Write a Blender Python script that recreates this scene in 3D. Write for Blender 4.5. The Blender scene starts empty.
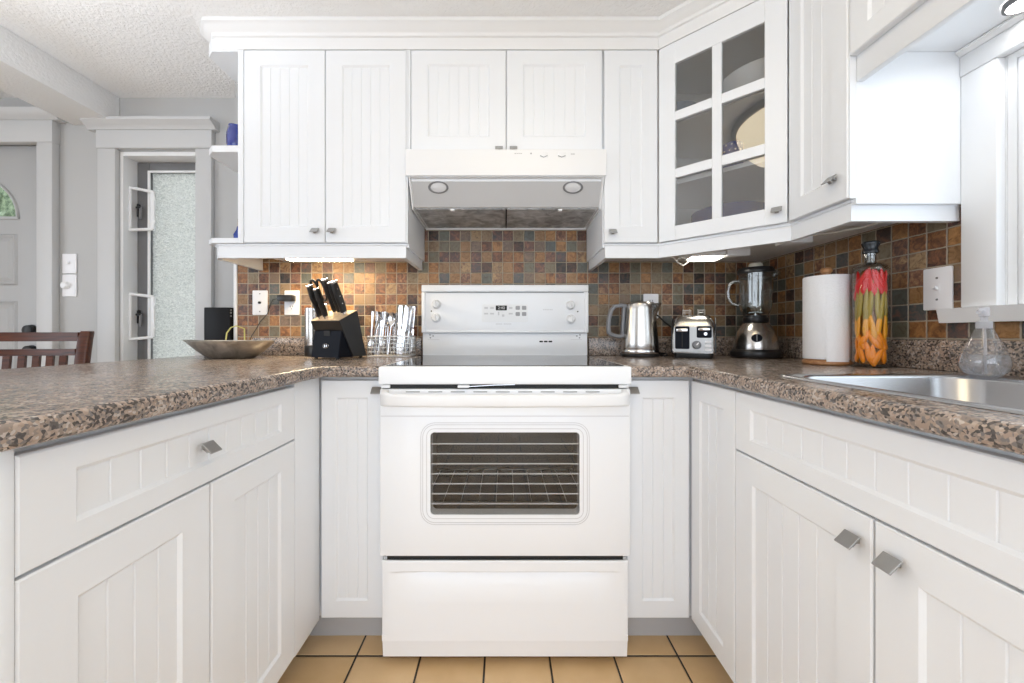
import bpy, bmesh, math, random
from mathutils import Vector, Matrix

random.seed(7)
SC = bpy.context.scene
COL = SC.collection
PI = math.pi
R = math.radians

# ------------------------------------------------------------------ materials
def node_mat(name):
    m = bpy.data.materials.new(name)
    m.use_nodes = True
    nt = m.node_tree
    return m, nt, nt.nodes['Principled BSDF']

def mat(name, col, rough=.5, metal=0., spec=.5, coat=0., emit=None, es=0., bump=0., bscale=60.):
    m, nt, p = node_mat(name)
    p.inputs['Base Color'].default_value = (*col, 1)
    p.inputs['Roughness'].default_value = rough
    p.inputs['Metallic'].default_value = metal
    p.inputs['Specular IOR Level'].default_value = spec
    p.inputs['Coat Weight'].default_value = coat
    p.inputs['Coat Roughness'].default_value = .1
    if emit:
        p.inputs['Emission Color'].default_value = (*emit, 1)
        p.inputs['Emission Strength'].default_value = es
    if bump:
        tc = nt.nodes.new('ShaderNodeTexCoord')
        nz = nt.nodes.new('ShaderNodeTexNoise'); nz.inputs['Scale'].default_value = bscale
        nz.inputs['Detail'].default_value = 3
        bp = nt.nodes.new('ShaderNodeBump'); bp.inputs['Strength'].default_value = bump
        bp.inputs['Distance'].default_value = .01
        nt.links.new(tc.outputs['Object'], nz.inputs['Vector'])
        nt.links.new(nz.outputs['Fac'], bp.inputs['Height'])
        nt.links.new(bp.outputs['Normal'], p.inputs['Normal'])
    return m

def ramp(nt, stops, interp='LINEAR'):
    r = nt.nodes.new('ShaderNodeValToRGB')
    cr = r.color_ramp
    cr.interpolation = interp
    while len(cr.elements) > 1:
        cr.elements.remove(cr.elements[-1])
    cr.elements[0].position = stops[0][0]; cr.elements[0].color = (*stops[0][1], 1)
    for p, c in stops[1:]:
        e = cr.elements.new(p); e.color = (*c, 1)
    return r

def mth(nt, op, a, b=None, c=None):
    n = nt.nodes.new('ShaderNodeMath'); n.operation = op
    for i, v in enumerate((a, b, c)):
        if v is None: continue
        if isinstance(v, (int, float)): n.inputs[i].default_value = v
        else: nt.links.new(v, n.inputs[i])
    return n.outputs[0]

def mixc(nt, fac, a, b, blend='MIX'):
    n = nt.nodes.new('ShaderNodeMix'); n.data_type = 'RGBA'; n.blend_type = blend
    for s, v in ((n.inputs[0], fac), (n.inputs[6], a), (n.inputs[7], b)):
        if isinstance(v, (int, float)): s.default_value = v
        elif isinstance(v, tuple): s.default_value = (*v, 1)
        else: nt.links.new(v, s)
    return n.outputs[2]

def granite():
    m, nt, p = node_mat('granite_laminate')
    tc = nt.nodes.new('ShaderNodeTexCoord')
    nz = nt.nodes.new('ShaderNodeTexNoise'); nz.inputs['Scale'].default_value = 45; nz.inputs['Detail'].default_value = 4
    nt.links.new(tc.outputs['Object'], nz.inputs['Vector'])
    mp = nt.nodes.new('ShaderNodeVectorMath'); mp.operation = 'MULTIPLY_ADD'
    nt.links.new(nz.outputs['Color'], mp.inputs[0]); mp.inputs[1].default_value = (.010, .010, .010)
    nt.links.new(tc.outputs['Object'], mp.inputs[2])
    v = nt.nodes.new('ShaderNodeTexVoronoi'); v.inputs['Scale'].default_value = 250
    nt.links.new(mp.outputs[0], v.inputs['Vector'])
    sp = nt.nodes.new('ShaderNodeSeparateColor'); nt.links.new(v.outputs['Color'], sp.inputs[0])
    n2 = nt.nodes.new('ShaderNodeTexNoise'); n2.inputs['Scale'].default_value = 40; n2.inputs['Detail'].default_value = 2
    nt.links.new(tc.outputs['Object'], n2.inputs['Vector'])
    t = mth(nt, 'ADD', sp.outputs[0], mth(nt, 'MULTIPLY', mth(nt, 'SUBTRACT', n2.outputs['Fac'], .5), 1.1))
    r = ramp(nt, [(0, (.015, .015, .016)), (.14, (.06, .053, .05)), (.24, (.16, .15, .145)), (.36, (.27, .215, .18)),
                  (.56, (.39, .29, .225)), (.76, (.47, .37, .30)), (.92, (.56, .49, .43))], 'CONSTANT')
    nt.links.new(t, r.inputs[0])
    n3 = nt.nodes.new('ShaderNodeTexNoise'); n3.inputs['Scale'].default_value = 260
    nt.links.new(tc.outputs['Object'], n3.inputs['Vector'])
    c = mixc(nt, mth(nt, 'MULTIPLY', n3.outputs['Fac'], .44), r.outputs[0], (.27, .225, .195))
    nt.links.new(c, p.inputs['Base Color'])
    p.inputs['Roughness'].default_value = .22
    p.inputs['Specular IOR Level'].default_value = .6
    return m

SLATE = [(0, (.030, .026, .024)), (.07, (.075, .040, .028)), (.15, (.165, .070, .036)), (.22, (.25, .118, .047)), (.33, (.31, .165, .065)),
         (.42, (.25, .15, .078)), (.50, (.20, .155, .10)), (.58, (.125, .125, .098)), (.66, (.085, .098, .10)),
         (.72, (.125, .072, .062)), (.79, (.20, .098, .06)), (.87, (.33, .225, .12)), (.94, (.165, .118, .088))]

def slate(axis, u0, v0, pitch=.0503):
    """mosaic of 5 cm slate squares; AXIS is the horizontal object axis the courses run along"""
    m, nt, p = node_mat('slate_mosaic')
    tc = nt.nodes.new('ShaderNodeTexCoord')
    s = nt.nodes.new('ShaderNodeSeparateXYZ'); nt.links.new(tc.outputs['Object'], s.inputs[0])
    u = mth(nt, 'DIVIDE', mth(nt, 'SUBTRACT', s.outputs[axis], u0), pitch)
    v = mth(nt, 'DIVIDE', mth(nt, 'SUBTRACT', s.outputs[2], v0), pitch)
    nz0 = nt.nodes.new('ShaderNodeTexNoise'); nz0.inputs['Scale'].default_value = 70
    nt.links.new(tc.outputs['Object'], nz0.inputs['Vector'])
    wob = mth(nt, 'MULTIPLY', mth(nt, 'SUBTRACT', nz0.outputs['Fac'], .5), .06)
    cu, cv = mth(nt, 'FLOOR', u), mth(nt, 'FLOOR', v)
    cb = nt.nodes.new('ShaderNodeCombineXYZ'); nt.links.new(cu, cb.inputs[0]); nt.links.new(cv, cb.inputs[1])
    w = nt.nodes.new('ShaderNodeTexWhiteNoise'); w.noise_dimensions = '3D'; nt.links.new(cb.outputs[0], w.inputs['Vector'])
    nz = nt.nodes.new('ShaderNodeTexNoise'); nz.inputs['Scale'].default_value = 42; nz.inputs['Detail'].default_value = 6
    nz.inputs['Distortion'].default_value = 1.2; nz.inputs['Roughness'].default_value = .65
    ofs = nt.nodes.new('ShaderNodeVectorMath'); ofs.operation = 'MULTIPLY_ADD'
    nt.links.new(w.outputs['Color'], ofs.inputs[0]); ofs.inputs[1].default_value = (7, 7, 7)
    nt.links.new(tc.outputs['Object'], ofs.inputs[2]); nt.links.new(ofs.outputs[0], nz.inputs['Vector'])
    t = mth(nt, 'ADD', w.outputs['Value'], mth(nt, 'MULTIPLY', mth(nt, 'SUBTRACT', nz.outputs['Fac'], .5), .30))
    r = ramp(nt, SLATE); nt.links.new(t, r.inputs[0])
    var = ramp(nt, [(.28, (.45, .45, .45)), (.72, (1.7, 1.62, 1.5))]); nt.links.new(nz.outputs['Fac'], var.inputs[0])
    col = mixc(nt, 1., r.outputs[0], var.outputs[0], 'MULTIPLY')
    fu = mth(nt, 'ADD', mth(nt, 'FRACT', u), wob); fv = mth(nt, 'ADD', mth(nt, 'FRACT', v), wob)
    du = mth(nt, 'ABSOLUTE', mth(nt, 'SUBTRACT', fu, .5)); dv = mth(nt, 'ABSOLUTE', mth(nt, 'SUBTRACT', fv, .5))
    d = mth(nt, 'MAXIMUM', du, dv)
    g = mth(nt, 'GREATER_THAN', d, .462)
    c = mixc(nt, g, col, (.40, .34, .265))
    nt.links.new(c, p.inputs['Base Color'])
    edge = nt.nodes.new('ShaderNodeMapRange'); edge.inputs[1].default_value = .43; edge.inputs[2].default_value = .47
    edge.inputs[3].default_value = 1; edge.inputs[4].default_value = 0
    nt.links.new(d, edge.inputs[0])
    h = mth(nt, 'ADD', edge.outputs[0], mth(nt, 'MULTIPLY', nz.outputs['Fac'], .5))
    bp = nt.nodes.new('ShaderNodeBump'); bp.inputs['Strength'].default_value = .6; bp.inputs['Distance'].default_value = .004
    nt.links.new(h, bp.inputs['Height']); nt.links.new(bp.outputs['Normal'], p.inputs['Normal'])
    rr = mth(nt, 'ADD', .42, mth(nt, 'MULTIPLY', g, .4)); nt.links.new(rr, p.inputs['Roughness'])
    return m

def floor_tiles():
    m, nt, p = node_mat('terracotta_tiles')
    tc = nt.nodes.new('ShaderNodeTexCoord')
    s = nt.nodes.new('ShaderNodeSeparateXYZ'); nt.links.new(tc.outputs['Object'], s.inputs[0])
    pitch = .2026
    u = mth(nt, 'DIVIDE', mth(nt, 'SUBTRACT', s.outputs[0], -.063), pitch)
    v = mth(nt, 'DIVIDE', mth(nt, 'SUBTRACT', s.outputs[1], 1.2105), pitch)
    cb = nt.nodes.new('ShaderNodeCombineXYZ')
    nt.links.new(mth(nt, 'FLOOR', u), cb.inputs[0]); nt.links.new(mth(nt, 'FLOOR', v), cb.inputs[1])
    w = nt.nodes.new('ShaderNodeTexWhiteNoise'); nt.links.new(cb.outputs[0], w.inputs['Vector'])
    nz = nt.nodes.new('ShaderNodeTexNoise'); nz.inputs['Scale'].default_value = 12; nz.inputs['Detail'].default_value = 5
    nt.links.new(tc.outputs['Object'], nz.inputs['Vector'])
    t = mth(nt, 'ADD', mth(nt, 'MULTIPLY', w.outputs['Value'], .5), mth(nt, 'MULTIPLY', nz.outputs['Fac'], .5))
    r = ramp(nt, [(.2, (.64, .43, .22)), (.5, (.73, .51, .28)), (.8, (.79, .58, .35))]); nt.links.new(t, r.inputs[0])
    du = mth(nt, 'ABSOLUTE', mth(nt, 'SUBTRACT', mth(nt, 'FRACT', u), .5))
    dv = mth(nt, 'ABSOLUTE', mth(nt, 'SUBTRACT', mth(nt, 'FRACT', v), .5))
    d = mth(nt, 'MAXIMUM', du, dv)
    g = mth(nt, 'GREATER_THAN', d, .4855)
    c = mixc(nt, g, r.outputs[0], (.018, .016, .015)); nt.links.new(c, p.inputs['Base Color'])
    e = nt.nodes.new('ShaderNodeMapRange'); e.inputs[1].default_value = .47; e.inputs[2].default_value = .488
    e.inputs[3].default_value = 1; e.inputs[4].default_value = 0; nt.links.new(d, e.inputs[0])
    bp = nt.nodes.new('ShaderNodeBump'); bp.inputs['Strength'].default_value = .5; bp.inputs['Distance'].default_value = .004
    nt.links.new(e.outputs[0], bp.inputs['Height']); nt.links.new(bp.outputs['Normal'], p.inputs['Normal'])
    p.inputs['Roughness'].default_value = .4
    return m

def clear(name, tint=(1, 1, 1), refl=1., bump=0., rough=.0, body=0., bodycol=(1, 1, 1), base=.045):
    """thin clear sheet: transparency plus a fresnel mirror; BODY mixes in some translucent white (frosting)"""
    m = bpy.data.materials.new(name); m.use_nodes = True
    nt = m.node_tree; nt.nodes.clear()
    out = nt.nodes.new('ShaderNodeOutputMaterial')
    tr = nt.nodes.new('ShaderNodeBsdfTransparent'); tr.inputs[0].default_value = (*tint, 1)
    gl = nt.nodes.new('ShaderNodeBsdfGlossy'); gl.inputs['Roughness'].default_value = rough
    fr = nt.nodes.new('ShaderNodeLayerWeight'); fr.inputs['Blend'].default_value = .5
    f5 = mth(nt, 'POWER', fr.outputs['Facing'], 4.)
    mx = nt.nodes.new('ShaderNodeMixShader')
    nt.links.new(mth(nt, 'MINIMUM', mth(nt, 'MULTIPLY', mth(nt, 'MULTIPLY_ADD', f5, .75, base), refl), .9), mx.inputs[0])
    nt.links.new(tr.outputs[0], mx.inputs[1]); nt.links.new(gl.outputs[0], mx.inputs[2])
    last = mx
    if body:
        tl = nt.nodes.new('ShaderNodeBsdfTranslucent'); tl.inputs[0].default_value = (*bodycol, 1)
        df = nt.nodes.new('ShaderNodeBsdfDiffuse'); df.inputs[0].default_value = (*bodycol, 1)
        ad = nt.nodes.new('ShaderNodeMixShader'); ad.inputs[0].default_value = .3
        nt.links.new(tl.outputs[0], ad.inputs[1]); nt.links.new(df.outputs[0], ad.inputs[2])
        m2 = nt.nodes.new('ShaderNodeMixShader')
        if bump:
            tc = nt.nodes.new('ShaderNodeTexCoord')
            mp = nt.nodes.new('ShaderNodeMapping'); mp.inputs['Scale'].default_value = (1, 1, 1.9)
            nt.links.new(tc.outputs['Object'], mp.inputs[0])
            nz = nt.nodes.new('ShaderNodeTexNoise'); nz.inputs['Scale'].default_value = 75
            nz.inputs['Detail'].default_value = 2; nz.inputs['Distortion'].default_value = 1.5
            nt.links.new(mp.outputs[0], nz.inputs['Vector'])
            mr = nt.nodes.new('ShaderNodeMapRange'); mr.inputs[1].default_value = .35; mr.inputs[2].default_value = .65
            mr.inputs[3].default_value = max(0, body - bump); mr.inputs[4].default_value = min(1, body + bump)
            nt.links.new(nz.outputs['Fac'], mr.inputs[0]); nt.links.new(mr.outputs[0], m2.inputs[0])
            bp = nt.nodes.new('ShaderNodeBump'); bp.inputs['Strength'].default_value = .8; bp.inputs['Distance'].default_value = .004
            nt.links.new(nz.outputs['Fac'], bp.inputs['Height'])
            for n in (gl, tl, df, fr): nt.links.new(bp.outputs['Normal'], n.inputs['Normal'])
        else:
            m2.inputs[0].default_value = body
        nt.links.new(last.outputs[0], m2.inputs[1]); nt.links.new(ad.outputs[0], m2.inputs[2])
        last = m2
    nt.links.new(last.outputs[0], out.inputs[0])
    return m

def brushed(name, col=(.62, .60, .575), rough=.25, stretch=(1, 1, 160), amt=.05):
    m, nt, p = node_mat(name)
    p.inputs['Metallic'].default_value = 1
    p.inputs['Base Color'].default_value = (*col, 1)
    tc = nt.nodes.new('ShaderNodeTexCoord')
    mp = nt.nodes.new('ShaderNodeMapping'); mp.inputs['Scale'].default_value = stretch
    nt.links.new(tc.outputs['Object'], mp.inputs[0])
    nz = nt.nodes.new('ShaderNodeTexNoise'); nz.inputs['Scale'].default_value = 18; nz.inputs['Detail'].default_value = 3
    nt.links.new(mp.outputs[0], nz.inputs['Vector'])
    nt.links.new(mth(nt, 'ADD', rough - amt / 2, mth(nt, 'MULTIPLY', nz.outputs['Fac'], amt)), p.inputs['Roughness'])
    return m

def streaky(name, dark, light, scale=(3, 60, 60), rough=.35, nscale=2.):
    """wood grain or worn metal: noise stretched along x"""
    m, nt, p = node_mat(name)
    tc = nt.nodes.new('ShaderNodeTexCoord')
    mp = nt.nodes.new('ShaderNodeMapping'); mp.inputs['Scale'].default_value = scale
    nt.links.new(tc.outputs['Object'], mp.inputs[0])
    nz = nt.nodes.new('ShaderNodeTexNoise'); nz.inputs['Scale'].default_value = nscale; nz.inputs['Detail'].default_value = 5
    nz.inputs['Distortion'].default_value = .6
    nt.links.new(mp.outputs[0], nz.inputs['Vector'])
    r = ramp(nt, [(.3, dark), (.7, light)]); nt.links.new(nz.outputs['Fac'], r.inputs[0])
    nt.links.new(r.outputs[0], p.inputs['Base Color'])
    p.inputs['Roughness'].default_value = rough
    return m, p

def stucco():
    m, nt, p = node_mat('textured_ceiling')
    p.inputs['Base Color'].default_value = (.88, .88, .88, 1); p.inputs['Roughness'].default_value = .8
    tc = nt.nodes.new('ShaderNodeTexCoord')
    nz = nt.nodes.new('ShaderNodeTexNoise'); nz.inputs['Scale'].default_value = 85; nz.inputs['Detail'].default_value = 3
    nt.links.new(tc.outputs['Object'], nz.inputs['Vector'])
    r = ramp(nt, [(.42, (0, 0, 0)), (.62, (1, 1, 1))]); nt.links.new(nz.outputs['Fac'], r.inputs[0])
    bp = nt.nodes.new('ShaderNodeBump'); bp.inputs['Strength'].default_value = .4; bp.inputs['Distance'].default_value = .004
    nt.links.new(r.outputs[0], bp.inputs['Height']); nt.links.new(bp.outputs['Normal'], p.inputs['Normal'])
    return m

M = dict(
    cab=mat('white_cabinet_paint', (.83, .85, .875), .36),
    wall=mat('wall_paint', (.47, .468, .462), .55),
    trim=mat('white_trim_paint', (.84, .845, .85), .4),
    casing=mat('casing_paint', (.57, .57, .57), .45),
    door=mat('grey_white_door_paint', (.42, .42, .42), .4),
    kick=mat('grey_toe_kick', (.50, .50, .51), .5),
    ceil=stucco(), beam=mat('beam_paint', (.85, .85, .85), .7, bump=.3, bscale=90),
    granite=granite(), floor=floor_tiles(),
    tileb=slate(0, -.011, 1.2035), tiler=slate(1, 1.655, 1.2035),
    enamel=mat('white_enamel', (.89, .905, .925), .16, spec=.5),
    enamel2=mat('white_appliance_plastic', (.84, .845, .85), .3),
    hoodm=mat('white_hood_enamel', (.84, .845, .85), .3), hood_shaded=mat('shaded_hood_enamel', (.48, .48, .485), .35),  # second, grey tone puts the shade of the hood's downward-facing lamp panel into colour
    grey=mat('grey_print', (.36, .36, .37), .5), lgrey=mat('pale_grey_print', (.62, .62, .63), .5),
    blackglass=mat('black_ceramic_glass', (.012, .012, .013), .06, spec=.7),
    black=mat('black_plastic', (.014, .014, .015), .32), matteblack=mat('matte_black', (.02, .02, .021), .5),
    navy=mat('navy_black_plastic', (.005, .007, .013), .5, spec=.15),
    oven=mat('dark_oven_enamel', (.06, .06, .062), .35),
    ovenglass=clear('smoked_oven_glass', (.88, .88, .88), 1.0),
    steel=brushed('brushed_steel'), steelx=brushed('brushed_steel_lengthwise', (.66, .66, .65), .24, (60, 1, 1)),
    sink=brushed('satin_sink_steel', (.50, .50, .51), .26, (1, 40, 1)),
    chrome=mat('polished_steel', (.80, .80, .81), .12, 1.), wire=mat('silver_wire', (.78, .78, .77), .34, 1.),
    pewter=brushed('pewter', (.44, .44, .435), .42, (30, 30, 2), .1),
    filt=None,
    glass=clear('clear_glass', (.93, .95, .95), 1.), cabglass=clear('cabinet_pane_glass', (.92, .93, .935), 2.9),
    jarglass=clear('jar_glass', (.80, .82, .81), 3.2), bottleglass=clear('bottle_glass', (.975, .98, .975), 1., base=.014), flask=clear('clear_flask_plastic', (.97, .97, .98), 1.3, body=.10),
    liquid=clear('clear_soap', (.93, .95, .98), 2.2, body=.20, bodycol=(.96, .98, 1.)),
    frost=clear('hammered_privacy_glass', (.45, .46, .45), .5, bump=.26, rough=.25, body=.76, bodycol=(.74, .735, .70)),
    pump=clear('milky_pump_plastic', (.9, .9, .92), .8, body=.65, bodycol=(.9, .9, .92)),
    paper=mat('paper_towel', (.86, .86, .87), .9, bump=.25, bscale=220),
    stopper=mat('black_stopper', (.02, .025, .03), .25),
    cream=mat('cream_plastic', (.70, .66, .56), .4),
    plate=mat('white_plate_plastic', (.84, .84, .86), .35),
    blue=mat('blue_glaze', (.015, .045, .26), .25), blueglass=mat('cobalt_glass', (.004, .022, .22), .04, coat=1.),
    greyblue=mat('grey_blue_glaze', (.18, .25, .33), .25), whiteglaze=mat('white_glaze', (.8, .8, .8), .15),
    framegrey=mat('grey_window_frame', (.17, .17, .175), .45),
    bright=mat('lit_warm_lens', (1, .97, .9), .4, emit=(1, .80, .52), es=85.), brightw=mat('lit_lens', (1, .97, .9), .4, emit=(1, .93, .82), es=12.),
    puck=mat('lit_puck_lens', (1, .97, .9), .4, emit=(1, .97, .93), es=45.),
    dome=mat('lit_dome_glass', (.95, .85, .7), .4, emit=(1, .84, .58), es=3.2),
    red=mat('red_pepper', (.66, .012, .012), .3), orange=mat('orange_pepper', (.88, .26, .004), .3),
    green=mat('olive_pepper', (.34, .24, .025), .3), yellow=mat('yellow_pepper', (.80, .34, .008), .3),
    slot=mat('slot_black', (.006, .006, .006), .6),
    rubber=mat('grey_handle_plastic', (.23, .235, .25), .4),
    cablew=mat('white_cable', (.75, .73, .68), .5), cabley=mat('yellow_green_cable', (.62, .60, .22), .5),
    cableb=mat('black_cable', (.012, .012, .012), .5),
)
_w, _p = streaky('cherry_wood', (.030, .008, .004), (.115, .030, .011), (2, 40, 40), .3); M['wood'] = _w
_w, _p = streaky('light_holder_wood', (.30, .13, .05), (.52, .27, .12), (4, 40, 40), .4); M['woodlight'] = _w
_w, _p = streaky('pale_block_wood', (.60, .43, .26), (.78, .62, .44), (20, 20, 3), .5); M['woodpale'] = _w
_w, _p = streaky('aged_pewter_bowl', (.34, .32, .29), (.68, .64, .58), (6, 6, 6), .34, 4.); _p.inputs['Metallic'].default_value = .9; M['bowl'] = _w
_w, _p = streaky('greasy_mesh_filter', (.20, .20, .20), (.62, .62, .62), (14, 14, 14), .45, 1.6); M['filt'] = _w
_w, _p = streaky('hedge_leaves', (.04, .09, .025), (.50, .58, .36), (30, 30, 30), .6, 1.2); M['leaf'] = _w

# ------------------------------------------------------------------ mesh builder
class B:
    def __init__(s): s.m = bmesh.new()
    def _add(s, vs, fs, T=None):
        v = [s.m.verts.new(T @ Vector(p) if T else p) for p in vs]
        out = []
        for f in fs:
            try: out.append(s.m.faces.new([v[i] for i in f]))
            except ValueError: pass
        return v, out
    def box(s, x0, x1, y0, y1, z0, z1, b=0., seg=2, T=None):
        vs = [(x, y, z) for x in (x0, x1) for y in (y0, y1) for z in (z0, z1)]
        fs = [(0, 1, 3, 2), (4, 6, 7, 5), (0, 4, 5, 1), (2, 3, 7, 6), (0, 2, 6, 4), (1, 5, 7, 3)]
        v, f = s._add(vs, fs, T)
        if b:
            es = list({e for q in f for e in q.edges})
            bmesh.ops.bevel(s.m, geom=es, offset=b, segments=seg, profile=.5, affect='EDGES')
        return s
    def prism(s, pts, a, b, axis='z', T=None, bev=0., seg=2):
        """closed 2-D outline extruded from a to b; axis z: (x,y), axis x: (y,z), axis y: (x,z)"""
        def P(p, t):
            return {'z': (p[0], p[1], t), 'x': (t, p[0], p[1]), 'y': (p[0], t, p[1])}[axis]
        n = len(pts)
        vs = [P(p, a) for p in pts] + [P(p, b) for p in pts]
        fs = [tuple(range(n))[::-1], tuple(range(n, 2 * n))] + [(i, (i + 1) % n, n + (i + 1) % n, n + i) for i in range(n)]
        v, f = s._add(vs, fs, T)
        bmesh.ops.recalc_face_normals(s.m, faces=f)
        if bev:
            es = list({e for q in f[:2] for e in q.edges})
            bmesh.ops.bevel(s.m, geom=es, offset=bev, segments=seg, profile=.5, affect='EDGES')
        return s
    def loops(s, loops, cap0=True, cap1=True, T=None, ring=False):
        """skin a list of equal-length closed loops"""
        n = len(loops[0]); vs = [p for l in loops for p in l]; fs = []
        L = len(loops)
        for k in range(L if ring else L - 1):
            k2 = (k + 1) % L
            for i in range(n):
                fs.append((k * n + i, k * n + (i + 1) % n, k2 * n + (i + 1) % n, k2 * n + i))
        if not ring:
            if cap0: fs.append(tuple(range(n))[::-1])
            if cap1: fs.append(tuple((L - 1) * n + i for i in range(n)))
        v, f = s._add(vs, fs, T)
        bmesh.ops.recalc_face_normals(s.m, faces=f)
        return s
    def lathe(s, prof, n=32, c=(0, 0), T=None, cap0=True, cap1=True, sx=1., sy=1.):
        ls = [[(c[0] + sx * r * math.cos(2 * PI * i / n), c[1] + sy * r * math.sin(2 * PI * i / n), z) for i in range(n)] for r, z in prof]
        return s.loops(ls, cap0, cap1, T)
    def tube(s, path, r, n=8, closed=False, T=None, flat=1.):
        P = [Vector(p) for p in path]; K = len(P); ls = []
        up = None
        for k in range(K):
            if closed: t = P[(k + 1) % K] - P[k - 1]
            else: t = P[min(k + 1, K - 1)] - P[max(k - 1, 0)]
            t.normalize()
            if up is None:
                up = Vector((0, 0, 1)) if abs(t.z) < .9 else Vector((1, 0, 0))
            u = (up - t * up.dot(t)).normalized(); w = t.cross(u); up = u
            rr = r[k] if isinstance(r, (list, tuple)) else r
            ls.append([tuple(P[k] + rr * (math.cos(2 * PI * i / n) * u * flat + math.sin(2 * PI * i / n) * w)) for i in range(n)])
        return s.loops(ls, True, True, T, ring=closed)
    def sweep(s, prof, path, z=0.):
        """profile of (outward, height) run along an open plan polyline; outward is to the right of travel... mitred"""
        P = [Vector((p[0], p[1])) for p in path]; K = len(P); ls = []
        for k in range(K):
            ds = []
            if k > 0: ds.append((P[k] - P[k - 1]).normalized())
            if k < K - 1: ds.append((P[k + 1] - P[k]).normalized())
            ns = [Vector((d.y, -d.x)) for d in ds]
            if len(ns) == 2:
                b = (ns[0] + ns[1]).normalized(); b = b / max(.2, b.dot(ns[0]))
            else: b = ns[0]
            ls.append([(P[k].x + b.x * o, P[k].y + b.y * o, z + h) for o, h in prof])
        return s.loops(ls, True, True)
    def ball(s, c, r, T=None, n=16, sz=1.):
        pr = [(max(1e-4, r * math.sin(PI * k / 10)), c[2] - sz * r * math.cos(PI * k / 10)) for k in range(11)]
        return s.lathe(pr, n, (c[0], c[1]), T)
    def quad(s, *p):
        s._add(p, [tuple(range(len(p)))]); return s

def rrect(x0, x1, y0, y1, r, n=6):
    pts = []
    for cx, cy, a in ((x1 - r, y1 - r, 0), (x0 + r, y1 - r, 90), (x0 + r, y0 + r, 180), (x1 - r, y0 + r, 270)):
        for k in range(n + 1):
            t = R(a + 90 * k / n); pts.append((cx + r * math.cos(t), cy + r * math.sin(t)))
    return pts

WM = {}
def _link(name, mesh, m, parent, world, smooth=35):
    o = bpy.data.objects.new(name, mesh); COL.objects.link(o)
    if m is not None: mesh.materials.append(m)
    if parent is not None:
        o.parent = parent; WM[o] = WM[parent]
        if world: mesh.transform(WM[parent].inverted())
    else: WM[o] = Matrix.Identity(4)
    if smooth:
        mesh.shade_smooth() if hasattr(mesh, 'shade_smooth') else [setattr(f, 'use_smooth', True) for f in mesh.polygons]
        mesh.set_sharp_from_angle(angle=R(smooth))
    mesh.update()
    return o

def obj(name, b, m, parent=None, world=True, label=None, smooth=35, fix=True):
    me = bpy.data.meshes.new(name)
    if fix: bmesh.ops.recalc_face_normals(b.m, faces=b.m.faces)
    b.m.to_mesh(me); b.m.free()
    o = _link(name, me, m, parent, world, smooth)
    if label: o['label'] = label
    return o

def pieces(name, b, m, parent=None, world=True, label=None, smooth=35):
    """one object per loose piece of the builder"""
    bm = b.m; bm.verts.ensure_lookup_table(); seen = set(); out = []
    groups = []
    for v in bm.verts:
        if v in seen: continue
        st = [v]; seen.add(v); g = []
        while st:
            q = st.pop(); g.append(q)
            for e in q.link_edges:
                w = e.other_vert(q)
                if w not in seen: seen.add(w); st.append(w)
        groups.append(g)
    for g in groups:
        idx = {v: i for i, v in enumerate(g)}; c = B()
        fs = {f for v in g for f in v.link_faces}
        c._add([tuple(v.co) for v in g], [tuple(idx[v] for v in f.verts) for f in fs])
        out.append(obj(name, c, m, parent, world, label, smooth))
    bm.free()
    return out

def cut(o, b):
    """boolean-subtract builder b (world coordinates of o's mesh) from o"""
    me = bpy.data.meshes.new('cutter'); bmesh.ops.recalc_face_normals(b.m, faces=b.m.faces); b.m.to_mesh(me); b.m.free()
    c = bpy.data.objects.new('cutter', me); COL.objects.link(c)
    par = o.parent; mw = WM[o]
    c.matrix_world = Matrix.Identity(4)
    if par is not None: me.transform(mw.inverted())
    pm = o.parent; o.parent = None; keep = o.matrix_basis.copy(); o.matrix_basis = Matrix.Identity(4)
    md = o.modifiers.new('cut', 'BOOLEAN'); md.operation = 'DIFFERENCE'; md.object = c; md.solver = 'EXACT'
    bpy.context.view_layer.update()
    dg = bpy.context.evaluated_depsgraph_get()
    new = bpy.data.meshes.new_from_object(o.evaluated_get(dg))
    o.modifiers.clear(); o.data = new; o.matrix_basis = keep; o.parent = pm
    bpy.data.objects.remove(c)
    new.set_sharp_from_angle(angle=R(35))
    return o

def thing(name, label, cat, loc=(0, 0, 0), rotz=0., group=None):
    o = bpy.data.objects.new(name, None); COL.objects.link(o)
    o.empty_display_size = .05
    o.location = loc; o.rotation_euler = (0, 0, rotz)
    WM[o] = Matrix.Translation(loc) @ Matrix.Rotation(rotz, 4, 'Z')
    return tag(o, label, cat, group)

def tag(o, label, cat, group=None):
    o['label'] = label; o['category'] = cat
    if group: o['group'] = group
    return o

def struct(name, b, m, parent=None, label=None):
    o = obj(name, b, m, parent, label=label)
    if parent is None: o['kind'] = 'structure'
    return o

def text_mesh(name, s, size, m, parent, T):
    cu = bpy.data.curves.new(name, 'FONT'); cu.body = s; cu.size = size; cu.align_x = 'CENTER'; cu.align_y = 'CENTER'; cu.extrude = .0003
    t = bpy.data.objects.new('tmp_text', cu); COL.objects.link(t)
    bpy.context.view_layer.update()
    me = bpy.data.meshes.new_from_object(t.evaluated_get(bpy.context.evaluated_depsgraph_get()))
    bpy.data.objects.remove(t); me.name = name
    me.transform(T)
    return _link(name, me, m, parent, True, 0)

def facing(x, y, z, kind):
    """frame for a panel: local x along its width, local -y out of its face, local z up"""
    a = {'back': 0, 'left': 90, 'right': -90}.get(kind, kind)
    return Matrix.Translation((x, y, z)) @ Matrix.Rotation(R(a), 4, 'Z')

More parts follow.
